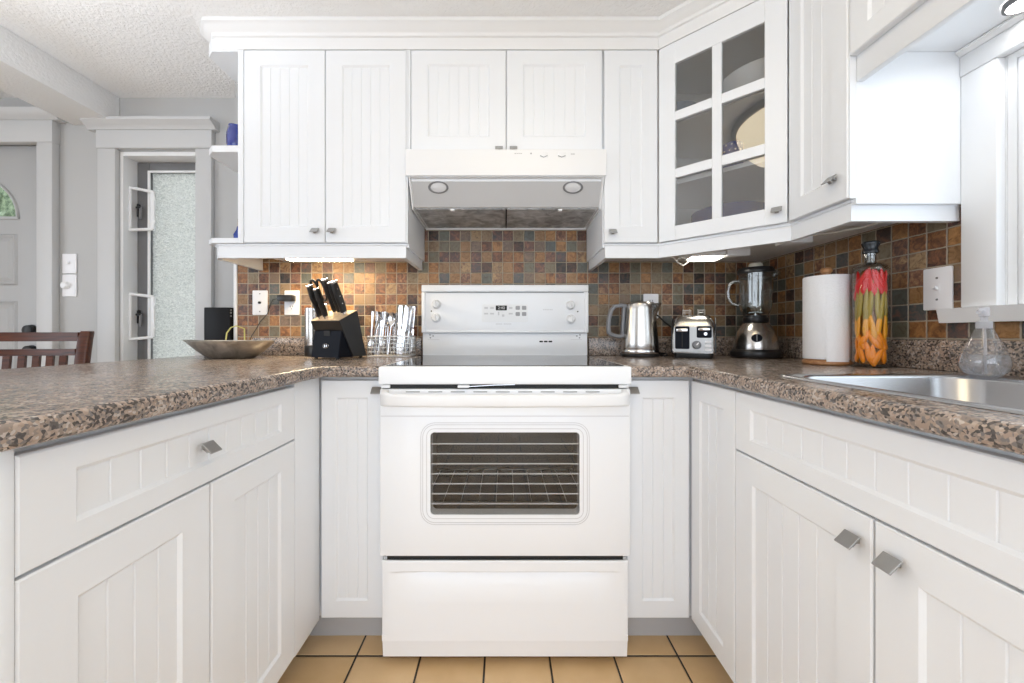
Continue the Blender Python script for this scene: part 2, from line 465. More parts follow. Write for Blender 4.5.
# ------------------------------------------------------------------ beadboard doors
def front_bm(w, h, stile=.062, rail=.06, t=.019, pitch=.041, pane=None):
    b = B(); d = .0055; s = .006; e = .0025
    def ring(x0, x1, z0, z1, y): return [(x0, y, z0), (x1, y, z0), (x1, y, z1), (x0, y, z1)]
    L = [ring(0, w, 0, h, t), ring(0, w, 0, h, e), ring(e, w - e, e, h - e, 0),
         ring(stile, w - stile, rail, h - rail, 0), ring(stile + s, w - stile - s, rail + s, h - rail - s, d)]
    b.loops(L, True, False)
    x0, x1 = stile + .002, w - stile - .002
    n = max(1, round((x1 - x0) / pitch)); g = .0022; xs = [(x0, d)]
    for k in range(1, n):
        x = x0 + (x1 - x0) * k / n
        xs += [(x - g, d), (x - g * .3, d + .0018), (x + g * .3, d + .0018), (x + g, d)]
    xs.append((x1, d))
    for (xa, ya), (xb, yb) in zip(xs[:-1], xs[1:]):
        b.quad((xa, ya, rail), (xb, yb, rail), (xb, yb, h - rail), (xa, ya, h - rail))
    return b

def knob(parent, x, z, F, pl=1.):
    """pewter pull: a small square plate canted out from the door on a stub"""
    b = B()
    T = F @ Matrix.Translation((x, -.017, z)) @ Matrix.Rotation(R(-45), 4, 'X')
    b.box(-.0145, .0145, -.0015, .0015, -.0135, .0135, .0007, 1, T)
    b.box(-.005, .005, .0016, .012, -.004, .006, 0, 1, T)
    T2 = F @ Matrix.Translation((x, 0, z))
    b.box(-.005, .005, -.012, -.0002, -.005, .004, 0, 1, T2)
    return obj('knob', b, M['pewter'], parent, label='small canted pewter knob')

def front(name, parent, F, x0, x1, z0, z1, knob_at=None, **kw):
    b = front_bm(x1 - x0, z1 - z0, **kw)
    T = F @ Matrix.Translation((x0, 0, z0))
    bmesh.ops.transform(b.m, matrix=T, verts=b.m.verts)
    o = obj(name, b, M['cab'], parent, fix=False, smooth=0)
    if knob_at: knob(o, knob_at[0], knob_at[1], F)
    return o

# ------------------------------------------------------------------ room shell
CZ = 2.22
b = B(); b.box(-4.2, 1.36, -2.4, 2.3, -.06, 0); struct('floor', b, M['floor'])
b = B(); b.box(-4.2, 1.36, -2.4, 2.3, CZ, CZ + .08); struct('ceiling', b, M['ceil'])
b = B(); b.box(-2.20, -1.965, -2.4, 1.959, 2.080, CZ - .0005, .003); struct('ceiling_beam', b, M['beam'])

# back wall: tiled kitchen length, then the wall set further back with the narrow window and the front door
b = B()
b.box(-1.284, 1.35, 1.826, 2.1, 0, CZ)
b.box(-1.555, -1.284, 1.96, 2.1, 0, CZ)                    # right of the window
b.box(-1.965, -1.555, 1.96, 2.1, 1.945, CZ)                # over the window
b.box(-2.351, -1.965, 1.96, 2.1, 0, CZ)                    # between door and window
b.box(-3.18, -2.351, 1.96, 2.1, 1.99, CZ)                  # over the door
b.box(-4.2, -3.18, 1.96, 2.1, 0, CZ)
wb = struct('wall_back', b, M['wall'])
b = B(); b.box(-1.268, 1.209, 1.82, 1.8255, .80, 1.56); obj('tile_facing', b, M['tileb'], wb, label='slate mosaic backsplash')
b = B(); b.box(-1.284, -1.2685, 1.815, 1.8255, .917, 1.40, .002); obj('tile_edge', b, M['trim'], wb, label='white tile edge strip')

WY0, WY1, WZ0, WZ1 = -.06, .93, 1.084, 1.688
b = B()
b.box(1.216, 1.35, WY1, 1.8255, 0, CZ); b.box(1.216, 1.35, -2.4, WY0, 0, CZ)
b.box(1.216, 1.35, WY0, WY1, 0, WZ0); b.box(1.216, 1.35, WY0, WY1, WZ1, CZ)
wr = struct('wall_right', b, M['trim'])
b = B(); b.box(1.21, 1.2155, 1.0065, 1.8195, .95, 1.40); b.box(1.21, 1.2155, -.5, 1.0065, .95, 1.0825)
obj('tile_facing', b, M['tiler'], wr, label='slate mosaic backsplash')
b = B(); b.box(-3.6, -3.5, 1.0, 1.9595, 0, CZ); b.box(-3.6, -3.5, -2.4, -1.6, 0, CZ); b.box(-3.6, -3.5, -1.6, 1.0, 2.1, CZ); b.box(-3.6, -3.5, -1.6, 1.0, 0, .12)
struct('wall_left', b, M['wall'])

b = B(); b.box(-3.6, -1.9, -2.5, -2.4, 0, CZ); struct('wall_front_added', b, M['wall'])  # unseen partial wall behind the camera, added to cut daylight on the left

# window over the sink
wn = thing('window_2', 'white framed window over the sink', 'window', (1.2, .43, WZ0)); wn['kind'] = 'structure'
b = B()
b.box(1.193, 1.2155, .932, 1.0055, WZ0 + .0005, 1.6865, .002); b.box(1.193, 1.2155, -.135, -.062, WZ0 + .0005, 1.6865, .002)
pieces('side_casing', b, M['trim'], wn)
b = B(); b.box(1.190, 1.2155, -.15, 1.0055, 1.687, 1.738, .002)
b.prism([(1.179, 1.7530), (1.2155, 1.7530), (1.2155, 1.7385), (1.189, 1.7385), (1.185, 1.744), (1.179, 1.747)], -.16, 1.0055, 'y')
obj('head_casing', b, M['trim'], wn)
b = B(); b.prism([(1.180, 1.0835), (1.349, 1.0835), (1.349, 1.062), (1.2095, 1.062), (1.2095, 1.045), (1.1885, 1.045), (1.1815, 1.079)], -.17, 1.052, 'y')
obj('sill', b, M['trim'], wn)
b = B(); b.box(1.2165, 1.349, .9125, .929, WZ0 + .001, WZ1 - .001); b.box(1.2165, 1.349, -.059, -.043, WZ0 + .001, WZ1 - .001)
b.box(1.2165, 1.349, -.042, .912, WZ1 - .017, WZ1 - .001)
b.box(1.2165, 1.232, .8995, .912, WZ0 + .001, WZ1 - .0175, .004)
obj('jamb', b, M['trim'], wn)
b = B()
for y0, y1 in ((.872, .911), (-.041, -.002), (.417, .453)): b.box(1.30, 1.335, y0, y1, WZ0 + .002, WZ1 - .018, .003)
b.box(1.30, 1.335, -.001, .871, WZ0 + .002, WZ0 + .04, .003); b.box(1.30, 1.335, -.001, .871, WZ1 - .058, WZ1 - .018, .003)
fr_ = obj('window_frame', b, M['trim'], wn)
b = B(); b.box(1.316, 1.320, .0, .87, WZ0 + .04, WZ1 - .058); obj('pane', b, M['glass'], fr_)

# narrow privacy window on the far wall
w1 = thing('window_1', 'tall narrow privacy glass window beyond the counter', 'window', (-1.76, 1.96, 0)); w1['kind'] = 'structure'
b = B()
b.box(-2.056, -1.966, 1.935, 1.9595, 0, 1.9515, .003); b.box(-1.562, -1.4815, 1.935, 1.9595, 0, 1.9515, .003)
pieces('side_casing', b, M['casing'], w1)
b = B(); b.box(-2.060, -1.4775, 1.932, 1.9595, 1.952, 2.043, .002)
b.prism([(1.893, 2.089), (1.9595, 2.089), (1.9595, 2.0435), (1.930, 2.0435), (1.922, 2.055), (1.908, 2.064), (1.893, 2.075)], -2.10, -1.455, 'x')
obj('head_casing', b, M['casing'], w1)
b = B()
b.box(-1.9645, -1.95, 1.961, 2.099, 0, 1.9445); b.box(-1.57, -1.5555, 1.961, 2.099, 0, 1.9445); b.box(-1.9495, -1.5705, 1.961, 2.099, 1.925, 1.9445)
obj('jamb', b, M['trim'], w1)
b = B()
b.box(-1.9495, -1.885, 2.035, 2.075, 0, 1.9245, .004); b.box(-1.62, -1.5705, 2.035, 2.075, 0, 1.9245, .004); b.box(-1.8845, -1.6205, 2.035, 2.075, 1.874, 1.9245, .004)
fr_ = obj('window_frame', b, M['framegrey'], w1, label='grey metal sash frame')
b = B(); b.box(-1.889, -1.876, 2.028, 2.0345, 0, 1.879, .002); b.box(-1.876, -1.62, 2.028, 2.0345, 1.868, 1.879, .002); pieces('glazing_bead', b, M['trim'], fr_)
b = B(); b.box(-1.8845, -1.6205, 2.054, 2.060, .0, 1.8735); obj('pane', b, M['frost'], fr_, label='rippled privacy pane')
for zc, up in ((1.665, .11), (1.105, .118)):
    b = B()
    zt, zb = zc + up, zc - up
    for z in (zt, zb):
        zz = z - .012 if z == zt else z + .012
        b.tube([(-1.946, 1.992, z), (-1.852, 2.022, zz)], .008, 6)
    b.tube([(-1.944, 1.992, zb), (-1.944, 1.992, zt)], .0065, 6)
    b.box(-1.862, -1.842, 2.015, 2.027, zb + .012, zt - .012, .002)
    for dz in (-.062, .062): b.tube([(-1.84, 2.012, zc + dz - .012), (-1.832, 2.010, zc + dz), (-1.84, 2.012, zc + dz + .012)], .004, 6)
    b.ball((-1.955, 1.985, zc), .008)
    obj('window_stay', b, M['trim'], w1, label='white hinged bracket')
    b = B(); b.box(-1.937, -1.927, 2.018, 2.034, zc - .035, zc + .035, .003); b.tube([(-1.93, 2.012, zc + .012), (-1.905, 2.012, zc + .012)], .007, 8)
    obj('latch_plate', b, M['black'], w1, label='black latch plate')
    b = B(); b.tube([(-1.908, 2.012, zc + .016), (-1.908, 2.008, zc - .05)], .0055, 8); obj('latch_lever', b, M['framegrey'], w1, label='grey latch lever')

# front door
d1 = thing('door_1', 'pale grey panelled front door with half-round light', 'door', (-2.765, 1.96, 0)); d1['kind'] = 'structure'
b = B(); b.box(-3.17, -2.36, 1.975, 2.018, .005, 1.985, .002)
dl = obj('door_leaf', b, M['door'], d1)
def fan(r, n=24): return [(-2.765 + r * math.cos(PI * k / n), 1.618 + .82 * r * math.sin(PI * k / n)) for k in range(n + 1)]
b = B(); b.prism(fan(.255), 1.9, 2.1, 'y'); cut(dl, b)
b = B(); b.prism(fan(.254), 1.994, 1.999, 'y'); obj('pane', b, M['glass'], d1)
b = B(); b.tube([(x, 1.974, z) for x, z in fan(.262)] , .008, 6); b.box(-3.035, -2.495, 1.967, 1.9745, 1.604, 1.618, .002); obj('light_rim', b, M['door'], d1)
b = B()
for x0, x1 in ((-3.06, -2.80), (-2.73, -2.505)):
    for z0, z1 in ((1.265, 1.53), (.62, 1.185), (.14, .54)):
        L = []
        for k, (i, y) in enumerate(((0, 1.9748), (.008, 1.967), (.022, 1.973), (.04, 1.966))):
            L.append([(x0 + i, y, z0 + i), (x1 - i, y, z0 + i), (x1 - i, y, z1 - i), (x0 + i, y, z1 - i)])
        b.loops(L, False, True)
pieces('door_panel', b, M['door'], d1, smooth=0)
b = B(); b.box(-2.351, -2.271, 1.925, 1.9595, 0, 1.978, .003); b.box(-3.265, -3.185, 1.925, 1.9595, 0, 1.978, .003)
b.box(-3.265, -2.269, 1.923, 1.9595, 1.9785, 2.088, .002)
b.prism([(1.885, 2.131), (1.9595, 2.131), (1.9595, 2.0885), (1.922, 2.0885), (1.915, 2.095), (1.897, 2.107), (1.89, 2.121)], -3.30, -2.235, 'x')
b.box(-2.3595, -2.3515, 1.961, 2.06, 0, 1.985)
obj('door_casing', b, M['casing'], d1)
for nm, z, lab in (('deadbolt', 1.035, 'dark round deadbolt'), ('door_knob', .930, 'dark round door knob')):
    b = B(); T = Matrix.Translation((-2.43, 1.9745, z)) @ Matrix.Rotation(R(90), 4, 'X')
    b.lathe([(.028, 0), (.028, .004), (.020, .006), (.026, .014), (.024, .026), (.016, .031), (.001, .032)], 20, T=T)
    obj(nm, b, M['matteblack'], d1, label=lab)

# hedge seen through the door light
b = B()
for k in range(420):
    x, z, y = random.uniform(-4.4, -1.9), random.uniform(1.2, 2.35), random.uniform(2.62, 2.95)
    T = Matrix.Translation((x, y, z)) @ Matrix.Rotation(random.uniform(0, 6.3), 4, 'Y') @ Matrix.Rotation(random.uniform(-.9, .9), 4, 'X')
    s = random.uniform(.05, .10)
    b.quad(*[tuple(T @ Vector(p)) for p in ((-s, 0, 0), (0, -.012, -s * .45), (s, 0, 0), (0, .012, s * .45))])
b.box(-4.4, -1.9, 2.95, 3.1, 0, 2.35)
h = obj('hedge', b, M['leaf'], fix=False, smooth=0); tag(h, 'leafy green hedge seen through the half-round door light', 'hedge'); h['kind'] = 'stuff'

# crown moulding with its frieze, one run over all the wall cabinets
b = B()
b.sweep([(-.016, 2.127), (0, 2.127), (0, 2.172), (.009, 2.173), (.011, 2.184), (.020, 2.189), (.031, 2.197), (.038, 2.204), (.043, 2.205), (.043, 2.2195), (-.016, 2.2195)],
        [(-1.166, 1.8255), (-1.166, 1.538), (-1.132, 1.4995), (.6, 1.4995), (.9, 1.2215), (.9, -.2)])
struct('trim_1', b, M['trim'])

# ------------------------------------------------------------------ base cabinets
ZB, ZS, ZD, ZT = .112, .7165, .721, .868
FL = facing(-.588, 0, 0, 'left'); FR = facing(.5905, 0, 0, 'right'); FB = facing(0, 1.22, 0, 'back')

t = thing('base_cabinet', 'white base cabinet with one drawer over two doors, left of the range', 'cabinet', (-.9, .77, 0))
b = B(); b.box(-1.19, -.6085, .462, 1.0765, .105, .879); obj('body', b, M['cab'], t)
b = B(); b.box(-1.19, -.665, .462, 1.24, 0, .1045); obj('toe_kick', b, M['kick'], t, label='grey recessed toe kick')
front('drawer', t, FL, .4625, 1.075, ZD, ZT, (.748, .795), stile=.064, rail=.036, pitch=.05)
front('door', t, FL, .4625, .7665, ZB, ZS, stile=.066, rail=.062, pitch=.046)
front('door', t, FL, .7695, 1.075, ZB, ZS, stile=.066, rail=.062, pitch=.046)
b = B(); b.box(-1.19, -.588, .444, .4605, 0, .879, .001); obj('end_panel', b, M['cab'], t, label='plain white end panel')

t = thing('base_cabinet', 'white corner base cabinet with narrow door between range and drawer cabinet', 'cabinet', (-.6, 1.5, 0))
b = B(); b.box(-1.19, -.386, 1.2405, 1.8145, .105, .879); obj('body', b, M['cab'], t)
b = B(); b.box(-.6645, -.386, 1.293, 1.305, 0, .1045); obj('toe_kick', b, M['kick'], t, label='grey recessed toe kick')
b = B(); b.box(-.608, -.589, 1.078, 1.2195, .108, .8785, .0015); obj('filler', b, M['cab'], t, label='plain white corner filler')
front('door', t, FB, -.585, -.388, ZB, ZT, (-.405, .838), stile=.047, rail=.055, pitch=.035)

t = thing('base_cabinet', 'white base cabinet with narrow door right of the range, shadow across it', 'cabinet', (.6, 1.5, 0))
b = B(); b.box(.386, 1.2, 1.2405, 1.8145, .105, .879); obj('body', b, M['cab'], t)
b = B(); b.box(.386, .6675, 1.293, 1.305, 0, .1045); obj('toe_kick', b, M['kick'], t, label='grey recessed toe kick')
front('door', t, FB, .388, .5865, ZB, ZT, (.405, .838), stile=.047, rail=.055, pitch=.035)

t = thing('base_cabinet', 'narrow white base cabinet without a pull, in the right inner corner', 'cabinet', (.9, 1.1, 0))
b = B(); b.box(.6115, 1.2, .9885, 1.2395, .105, .879); obj('body', b, M['cab'], t)
b = B(); b.box(.668, .68, .9885, 1.305, 0, .1045); obj('toe_kick', b, M['kick'], t, label='grey recessed toe kick')
front('door', t, FR, -1.218, -.989, ZB, ZT, stile=.05, rail=.055, pitch=.04)

t = thing('sink_cabinet', 'white sink base cabinet with panelled false front and two doors', 'cabinet', (.9, .6, 0))
b = B(); b.box(.6115, .63, -.1, .9865, .105, .879); b.box(.6305, 1.2, -.1, -.082, .105, .879); b.box(.6305, 1.2, .97, .9865, .105, .879)
b.box(.6305, 1.2, -.081, .969, .105, .12)
obj('body', b, M['cab'], t)
b = B(); b.box(.668, .68, -.1, .9865, 0, .1045); obj('toe_kick', b, M['kick'], t, label='grey recessed toe kick')
front('false_front', t, FR, -.985, -.25, ZD, ZT, stile=.058, rail=.036, pitch=.05)
front('door', t, FR, -.985, -.6185, ZB, ZS, (-.644, .671), stile=.066, rail=.062, pitch=.046)
front('door', t, FR, -.6145, -.25, ZB, ZS, (-.577, .671), stile=.066, rail=.062, pitch=.046)

# ------------------------------------------------------------------ countertops with upstands
CT, CB = .915, .880
b = B(); b.prism([(-1.44, .43), (-.5655, .43), (-.5655, 1.185), (-.3835, 1.185), (-.3835, 1.8135), (-1.286, 1.8135), (-1.286, 1.957), (-1.44, 1.957)], CB, CT, bev=.0115, seg=4)
t = obj('countertop', b, M['granite'], smooth=50); tag(t, 'brown speckled granite-look countertop left of the range with breakfast overhang', 'countertop')
b = B(); b.box(-1.185, -.392, 1.797, 1.8185, CT + .0005, .9985, .003); obj('upstand', b, M['granite'], t)
b = B(); b.prism([(.3835, 1.185), (.5655, 1.185), (.5655, -.1), (1.2085, -.1), (1.2085, 1.8135), (.3835, 1.8135)], CB, CT, bev=.0115, seg=4)
t = obj('countertop', b, M['granite'], smooth=50); tag(t, 'brown speckled granite-look countertop right of the range, holding the sink', 'countertop')
SX0, SX1, SY0, SY1 = .638, 1.150, .10, .925
b = B(); b.prism(rrect(SX0 + .012, SX1 - .012, SY0 + .012, SY1 - .012, .04), .8, 1.0); cut(t, b)
b = B(); b.box(.392, 1.1865, 1.797, 1.8185, CT + .0005, .9985, .003); b.box(1.187, 1.2085, -.1, 1.8185, CT + .0005, .9985, .003)
obj('upstand', b, M['granite'], t)

# ------------------------------------------------------------------ sink
t = thing('sink', 'stainless steel drop-in sink set in the right countertop', 'sink', (.9, .5, CT))
def L3(pts, z): return [(x, y, z) for x, y in pts]
b = B()
o_ = rrect(SX0, SX1, SY0, SY1, .045); i_ = rrect(SX0 + .026, SX1 - .098, SY0 + .026, SY1 - .026, .06)
i2 = rrect(SX0 + .030, SX1 - .102, SY0 + .030, SY1 - .030, .06); i3 = rrect(SX0 + .042, SX1 - .113, SY0 + .042, SY1 - .042, .06)
i4 = rrect(SX0 + .07, SX1 - .138, SY0 + .07, SY1 - .07, .05)
o1 = rrect(SX0 + .003, SX1 - .003, SY0 + .003, SY1 - .003, .043)
b.loops([L3(o_, CT + .0006), L3(o1, CT + .0045), L3(rrect(SX0 + .009, SX1 - .009, SY0 + .009, SY1 - .009, .04), CT + .0052),
         L3(rrect(SX0 + .014, SX1 - .014, SY0 + .014, SY1 - .014, .04), CT + .0035), L3(i_, CT + .003), L3(i2, CT - .003), L3(i3, .77), L3(i4, .748)], False, True)
obj('basin', b, M['sink'], t, smooth=60, fix=False)
b = B(); b.lathe([(.044, .7485), (.044, .751), (.036, .7515), (.034, .7495), (.001, .7495)], 24, ((SX0 + SX1) / 2 - .03, .5)); obj('drain', b, M['chrome'], t)

# ------------------------------------------------------------------ wall cabinets
UL = 1.3570
UB, UD0, UD1, UT = 1.3705, 1.3725, 2.1245, 2.1265
FU = facing(0, 1.5, 0, 'back'); FUR = facing(.9, 0, 0, 'right')
RAIL = [(-.018, 1.315), (0, 1.315), (0, 1.362), (.004, 1.3635), (.004, 1.3695), (-.018, 1.3695)]
t = thing('wall_cabinet', 'white double-door wall cabinet above the knife block', 'cabinet', (-.71, 1.66, UB))
b = B(); b.box(-1.0435, -.380, 1.5195, 1.8145, UL, 2.1705); obj('body', b, M['cab'], t)
front('door', t, FU, -1.0205, -.7045, UD0, UD1, (-.737, 1.417), stile=.064, rail=.06, pitch=.039)
front('door', t, FU, -.7015, -.3865, UD0, UD1, (-.672, 1.417), stile=.064, rail=.06, pitch=.039)
b = B(); b.box(-1.0435, -1.0225, 1.500, 1.519, UB, 2.1262, .001); b.box(-.385, -.380, 1.5, 1.519, UB, 2.1262); pieces('face_frame', b, M['cab'], t)
b = B(); b.sweep(RAIL, [(-1.160, 1.812), (-1.160, 1.546), (-1.130, 1.515), (-.390, 1.515), (-.390, 1.812)]); obj('light_rail', b, M['cab'], t)

t = thing('wall_shelf', 'open white end shelf beside the left wall cabinet', 'shelf', (-1.11, 1.66, UB))
def clip_pts(x1): return [(x1, 1.502), (-1.147, 1.502), (-1.1825, 1.534), (-1.1825, 1.8145), (x1, 1.8145)]
for z0, z1 in ((UB, 1.391), (1.727, 1.753), (2.120, 2.1705)):
    b = B(); b.prism(clip_pts(-1.0445), z0, z1, bev=.001, seg=1); obj('shelf_board', b, M['cab'], t)

t = thing('wall_cabinet', 'short white double-door cabinet above the range hood', 'cabinet', (0, 1.66, 1.728))
b = B(); b.box(-.379, .3845, 1.5195, 1.8145, 1.7275, 2.1705); obj('body', b, M['cab'], t)
front('door', t, FU, -.367, .0035, 1.7295, UD1, (-.023, 1.735), stile=.064, rail=.055, pitch=.039)
front('door', t, FU, .0065, .3795, 1.7295, UD1, (.033, 1.735), stile=.064, rail=.055, pitch=.039)
b = B(); b.box(-.379, -.3695, 1.501, 1.519, 1.7275, 2.1262); pieces('face_frame', b, M['cab'], t)

t = thing('wall_cabinet', 'narrow white single-door wall cabinet right of the hood', 'cabinet', (.49, 1.66, UB))
b = B(); b.box(.3855, .5985, 1.5195, 1.8145, UL, 2.1705); obj('body', b, M['cab'], t)
front('door', t, FU, .3885, .596, UD0, UD1, (.418, 1.413), stile=.058, rail=.06, pitch=.035)
b = B(); b.sweep(RAIL, [(.395, 1.812), (.395, 1.515), (.604, 1.515)]); obj('light_rail', b, M['cab'], t)

# diagonal glass-door corner cabinet, hollow
DA = Vector((.6, 1.5)); DBv = Vector((.9, 1.222)); dd = (DBv - DA); DL = dd.length; ang = math.degrees(math.atan2(dd.y, dd.x))
FD = facing(DA.x, DA.y, 0, ang)
inn = Vector((-dd.y, dd.x)).normalized() * .0205          # into the cabinet
t = thing('corner_cabinet', 'white diagonal corner cabinet with six-pane glass door', 'cabinet', (.95, 1.6, UB))
foot = [(DA.x + inn.x, DA.y + inn.y), (.6005, 1.522), (.6005, 1.8145), (1.2055, 1.8145), (1.2055, 1.2235), (.9225, 1.2235), (DBv.x + inn.x, DBv.y + inn.y)]
b = B()
b.prism(foot, UL, 1.388); b.prism(foot, 2.140, 2.1705)
b.box(.6005, .615, 1.522, 1.8145, 1.3885, 2.1395); b.box(.6155, 1.191, 1.80, 1.8145, 1.3885, 2.1395)
b.box(1.1915, 1.2055, 1.2235, 1.8145, 1.3885, 2.1395); b.box(.9225, 1.191, 1.2235, 1.238, 1.3885, 2.1395)
obj('body', b, mat('cabinet_interior', (.84, .84, .83), .6), t)
sh = [(.637, 1.535), (.616, 1.56), (.616, 1.799), (1.19, 1.799), (1.19, 1.239), (.94, 1.239), (.93, 1.256)]
for z in (1.600, 1.838):
    b = B(); b.prism(sh, z, z + .016); obj('shelf', b, mat('shelf_board', (.84, .84, .84), .5), t)
w, h0, h1 = DL, UD0, UD1
b = B()
px = [(.062, w / 2 - .0155), (w / 2 + .0155, w - .062)]
pz = [(1.426, 1.608), (1.643, 1.826), (1.861, 2.043)]
def bar(x0, x1, z0, z1, y0=0., y1=.0195): b.box(x0, x1, y0, y1, z0, z1, .0015, 1, FD)
bar(.001, .062, h0, h1); bar(w - .062, w - .001, h0, h1)
bar(.062, w - .062, h0, 1.426); bar(.062, w - .062, 2.043, h1)
bar(w / 2 - .0155, w / 2 + .0155, 1.426, 2.043, .0008)
for z0, z1 in ((1.608, 1.643), (1.826, 1.861)):
    bar(.062, w / 2 - .0155, z0, z1, .0008); bar(w / 2 + .0155, w - .062, z0, z1, .0008)
dr = obj('door', b, M['cab'], t, label='six-pane glass door')
b = B(); b.box(.060, w - .060, .010, .0125, 1.424, 2.045, 0, 1, FD); obj('pane', b, M['cabglass'], dr)
knob(dr, w - .028, 1.414, FD)
b = B(); p1 = DA + inn * .8 + Vector((.004, .0)); p2 = DBv + inn * .8
b.sweep(RAIL, [(.6045, 1.5148), (.9195, 1.2335)]); obj('light_rail', b, M['cab'], t)

t = thing('wall_cabinet', 'white wall cabinet with bright side panel above the bottle of peppers', 'cabinet', (1.05, 1.1, UB))
b = B(); b.box(.9205, 1.2085, 1.0065, 1.2225, UL, 2.1705); b.box(.904, .9200, 1.0065, 1.0085, UB, 2.126); obj('body', b, M['cab'], t)
front('door', t, FUR, -1.2195, -1.0095, UD0, UD1, (-1.048, 1.436), stile=.05, rail=.06, pitch=.035)
b = B(); b.sweep(RAIL, [(.9197, 1.233), (.9197, 1.020), (1.2075, 1.020)]); obj('light_rail', b, M['cab'], t)

t = thing('wall_cabinet', 'white cabinet bridging over the sink window, with valance', 'cabinet', (1.05, .45, 1.755))
b = B(); b.box(.9390, 1.2085, -.2, 1.0055, 1.7545, 2.1705); obj('body', b, M['cab'], t)
b = B(); b.box(.9205, .938, -.2, 1.0055, 1.675, 2.126, .002); obj('valance', b, M['cab'], t)
front('door', t, FUR, -1.0035, -.585, 1.742, UD1, stile=.05, rail=.05, pitch=.035)
front('door', t, FUR, -.581, -.16, 1.742, UD1, stile=.05, rail=.05, pitch=.035)

# ------------------------------------------------------------------ range
t = thing('range', 'white freestanding electric range with black glass cooktop and windowed oven door', 'stove', (0, 1.45, 0))
b = B(); b.box(-.377, .377, 1.206, 1.79, .03, .905)
bd = obj('body', b, M['enamel'], t); b = B(); b.box(-.30, .30, 1.15, 1.66, .40, .80); cut(bd, b)
b = B(); b.box(-.299, .299, 1.64, 1.655, .401, .799); b.box(-.299, -.292, 1.21, 1.639, .401, .799); b.box(.292, .299, 1.21, 1.639, .401, .799)
b.box(-.291, .291, 1.21, 1.639, .401, .407); b.box(-.291, .291, 1.21, 1.639, .793, .799)
obj('oven_liner', b, M['oven'], t, label='dark oven interior')
b = B(); b.box(-.3825, .3825, 1.157, 1.756, .8625, .9165, .005, 3); obj('cooktop', b, M['enamel'], t)
b = B(); b.box(-.366, .366, 1.182, 1.748, .9166, .9185, .0008, 1); obj('glass_surface', b, M['blackglass'], t, label='black ceramic glass surface')
b = B(); b.box(-.372, .372, 1.172, 1.2055, .8495, .862); obj('vent_gap', b, M['slot'], t, label='dark gap under the cooktop')
b = B(); b.box(-.375, -.349, 1.163, 1.1715, .851, .861, .002); b.box(.345, .375, 1.163, 1.1715, .851, .861, .003); pieces('hinge_cover', b, M['enamel2'], t)
b = B(); b.box(-.142, -.108, 1.150, 1.1695, .8535, .8605, .001); obj('latch', b, M['enamel2'], t, label='small latch tab')
b = B(); b.tube([(-.108, 1.160, .8565), (-.03, 1.163, .8605), (.03, 1.168, .8612)], .0012, 6); obj('latch_wire', b, M['chrome'], t)
# door
b = B(); b.box(-.3800, .3800, 1.163, 1.205, .341, .848, .004, 3)
dr = obj('oven_door', b, M['enamel'], t)
b = B(); b.prism(rrect(-.226, .226, .467, .717, .012), 1.1, 1.3, 'y'); cut(dr, b)
b = B(); b.box(-.3755, .3755, 1.1618, 1.1628, .7655, .7675); obj('trim_line', b, M['lgrey'], dr)
for k, (w, r_, nm) in enumerate(((.030, .044, 0), (.024, .038, 0), (.012, .024, 0))):
    b = B(); o_ = rrect(-.226 - w, .226 + w, .467 - w, .717 + w, r_); i_ = rrect(-.226 - w + .0018, .226 + w - .0018, .467 - w + .0018, .717 + w - .0018, r_ - .0018)
    b.loops([[(x, 1.1628, z) for x, z in o_], [(x, 1.1622, z) for x, z in o_], [(x, 1.1622, z) for x, z in i_], [(x, 1.1628, z) for x, z in i_]], False, False)
    obj('window_border', b, M['lgrey'], dr, label='fine grey outline round the window')
b = B(); b.prism(rrect(-.2255, .2255, .4675, .7165, .0115), 1.167, 1.171, 'y'); obj('window_glass', b, M['ovenglass'], dr, label='smoked oven window')
for k in range(7):
    z = .4965 + k * .0305
    b = B(); b.tube([(-.224, 1.1735, z), (.224, 1.1735, z)], .0021, 6); obj('rack_rod', b, M['enamel2'], t, label='pale rack rod')
b = B()
for x in [(-.27 + .06 * k) for k in range(10)]: b.tube([(x, 1.30, .445), (x, 1.62, .445)], .0016, 5)
b.tube([(-.285, 1.30, .445), (.285, 1.30, .445)], .0025, 6); b.tube([(-.285, 1.62, .445), (.285, 1.62, .445)], .0025, 6)
obj('oven_rack', b, M['wire'], t)
# handle: wide bar returning into the door at both ends
b = B()
path = [(-.362, 1.160, .824), (-.358, 1.136, .823), (-.335, 1.124, .8215), (-.25, 1.119, .8205), (0, 1.117, .82), (.25, 1.119, .8205), (.335, 1.124, .8215), (.358, 1.136, .823), (.362, 1.160, .824)]
ls = []
for k, (x, y, z) in enumerate(path):
    h = .0185 + (.006 if k in (0, 8) else .003 if k in (1, 7) else 0); dp = .011
    pr = rrect(-dp, dp, -h, h, .008, 4)
    a = Vector(path[min(k + 1, 8)]) - Vector(path[max(k - 1, 0)]); a.z = 0; a.normalize(); n = Vector((-a.y, a.x, 0))
    ls.append([(x + n.x * u, y + n.y * u, z + v) for u, v in pr])
b.loops(ls); obj('handle', b, M['enamel2'], dr, smooth=50)
b = B()
for k in range(9): b.box(-.30 + k * .068, -.258 + k * .068, 1.1615, 1.1628, .8385, .8415)
pieces('vent_slot', b, M['grey'], dr)
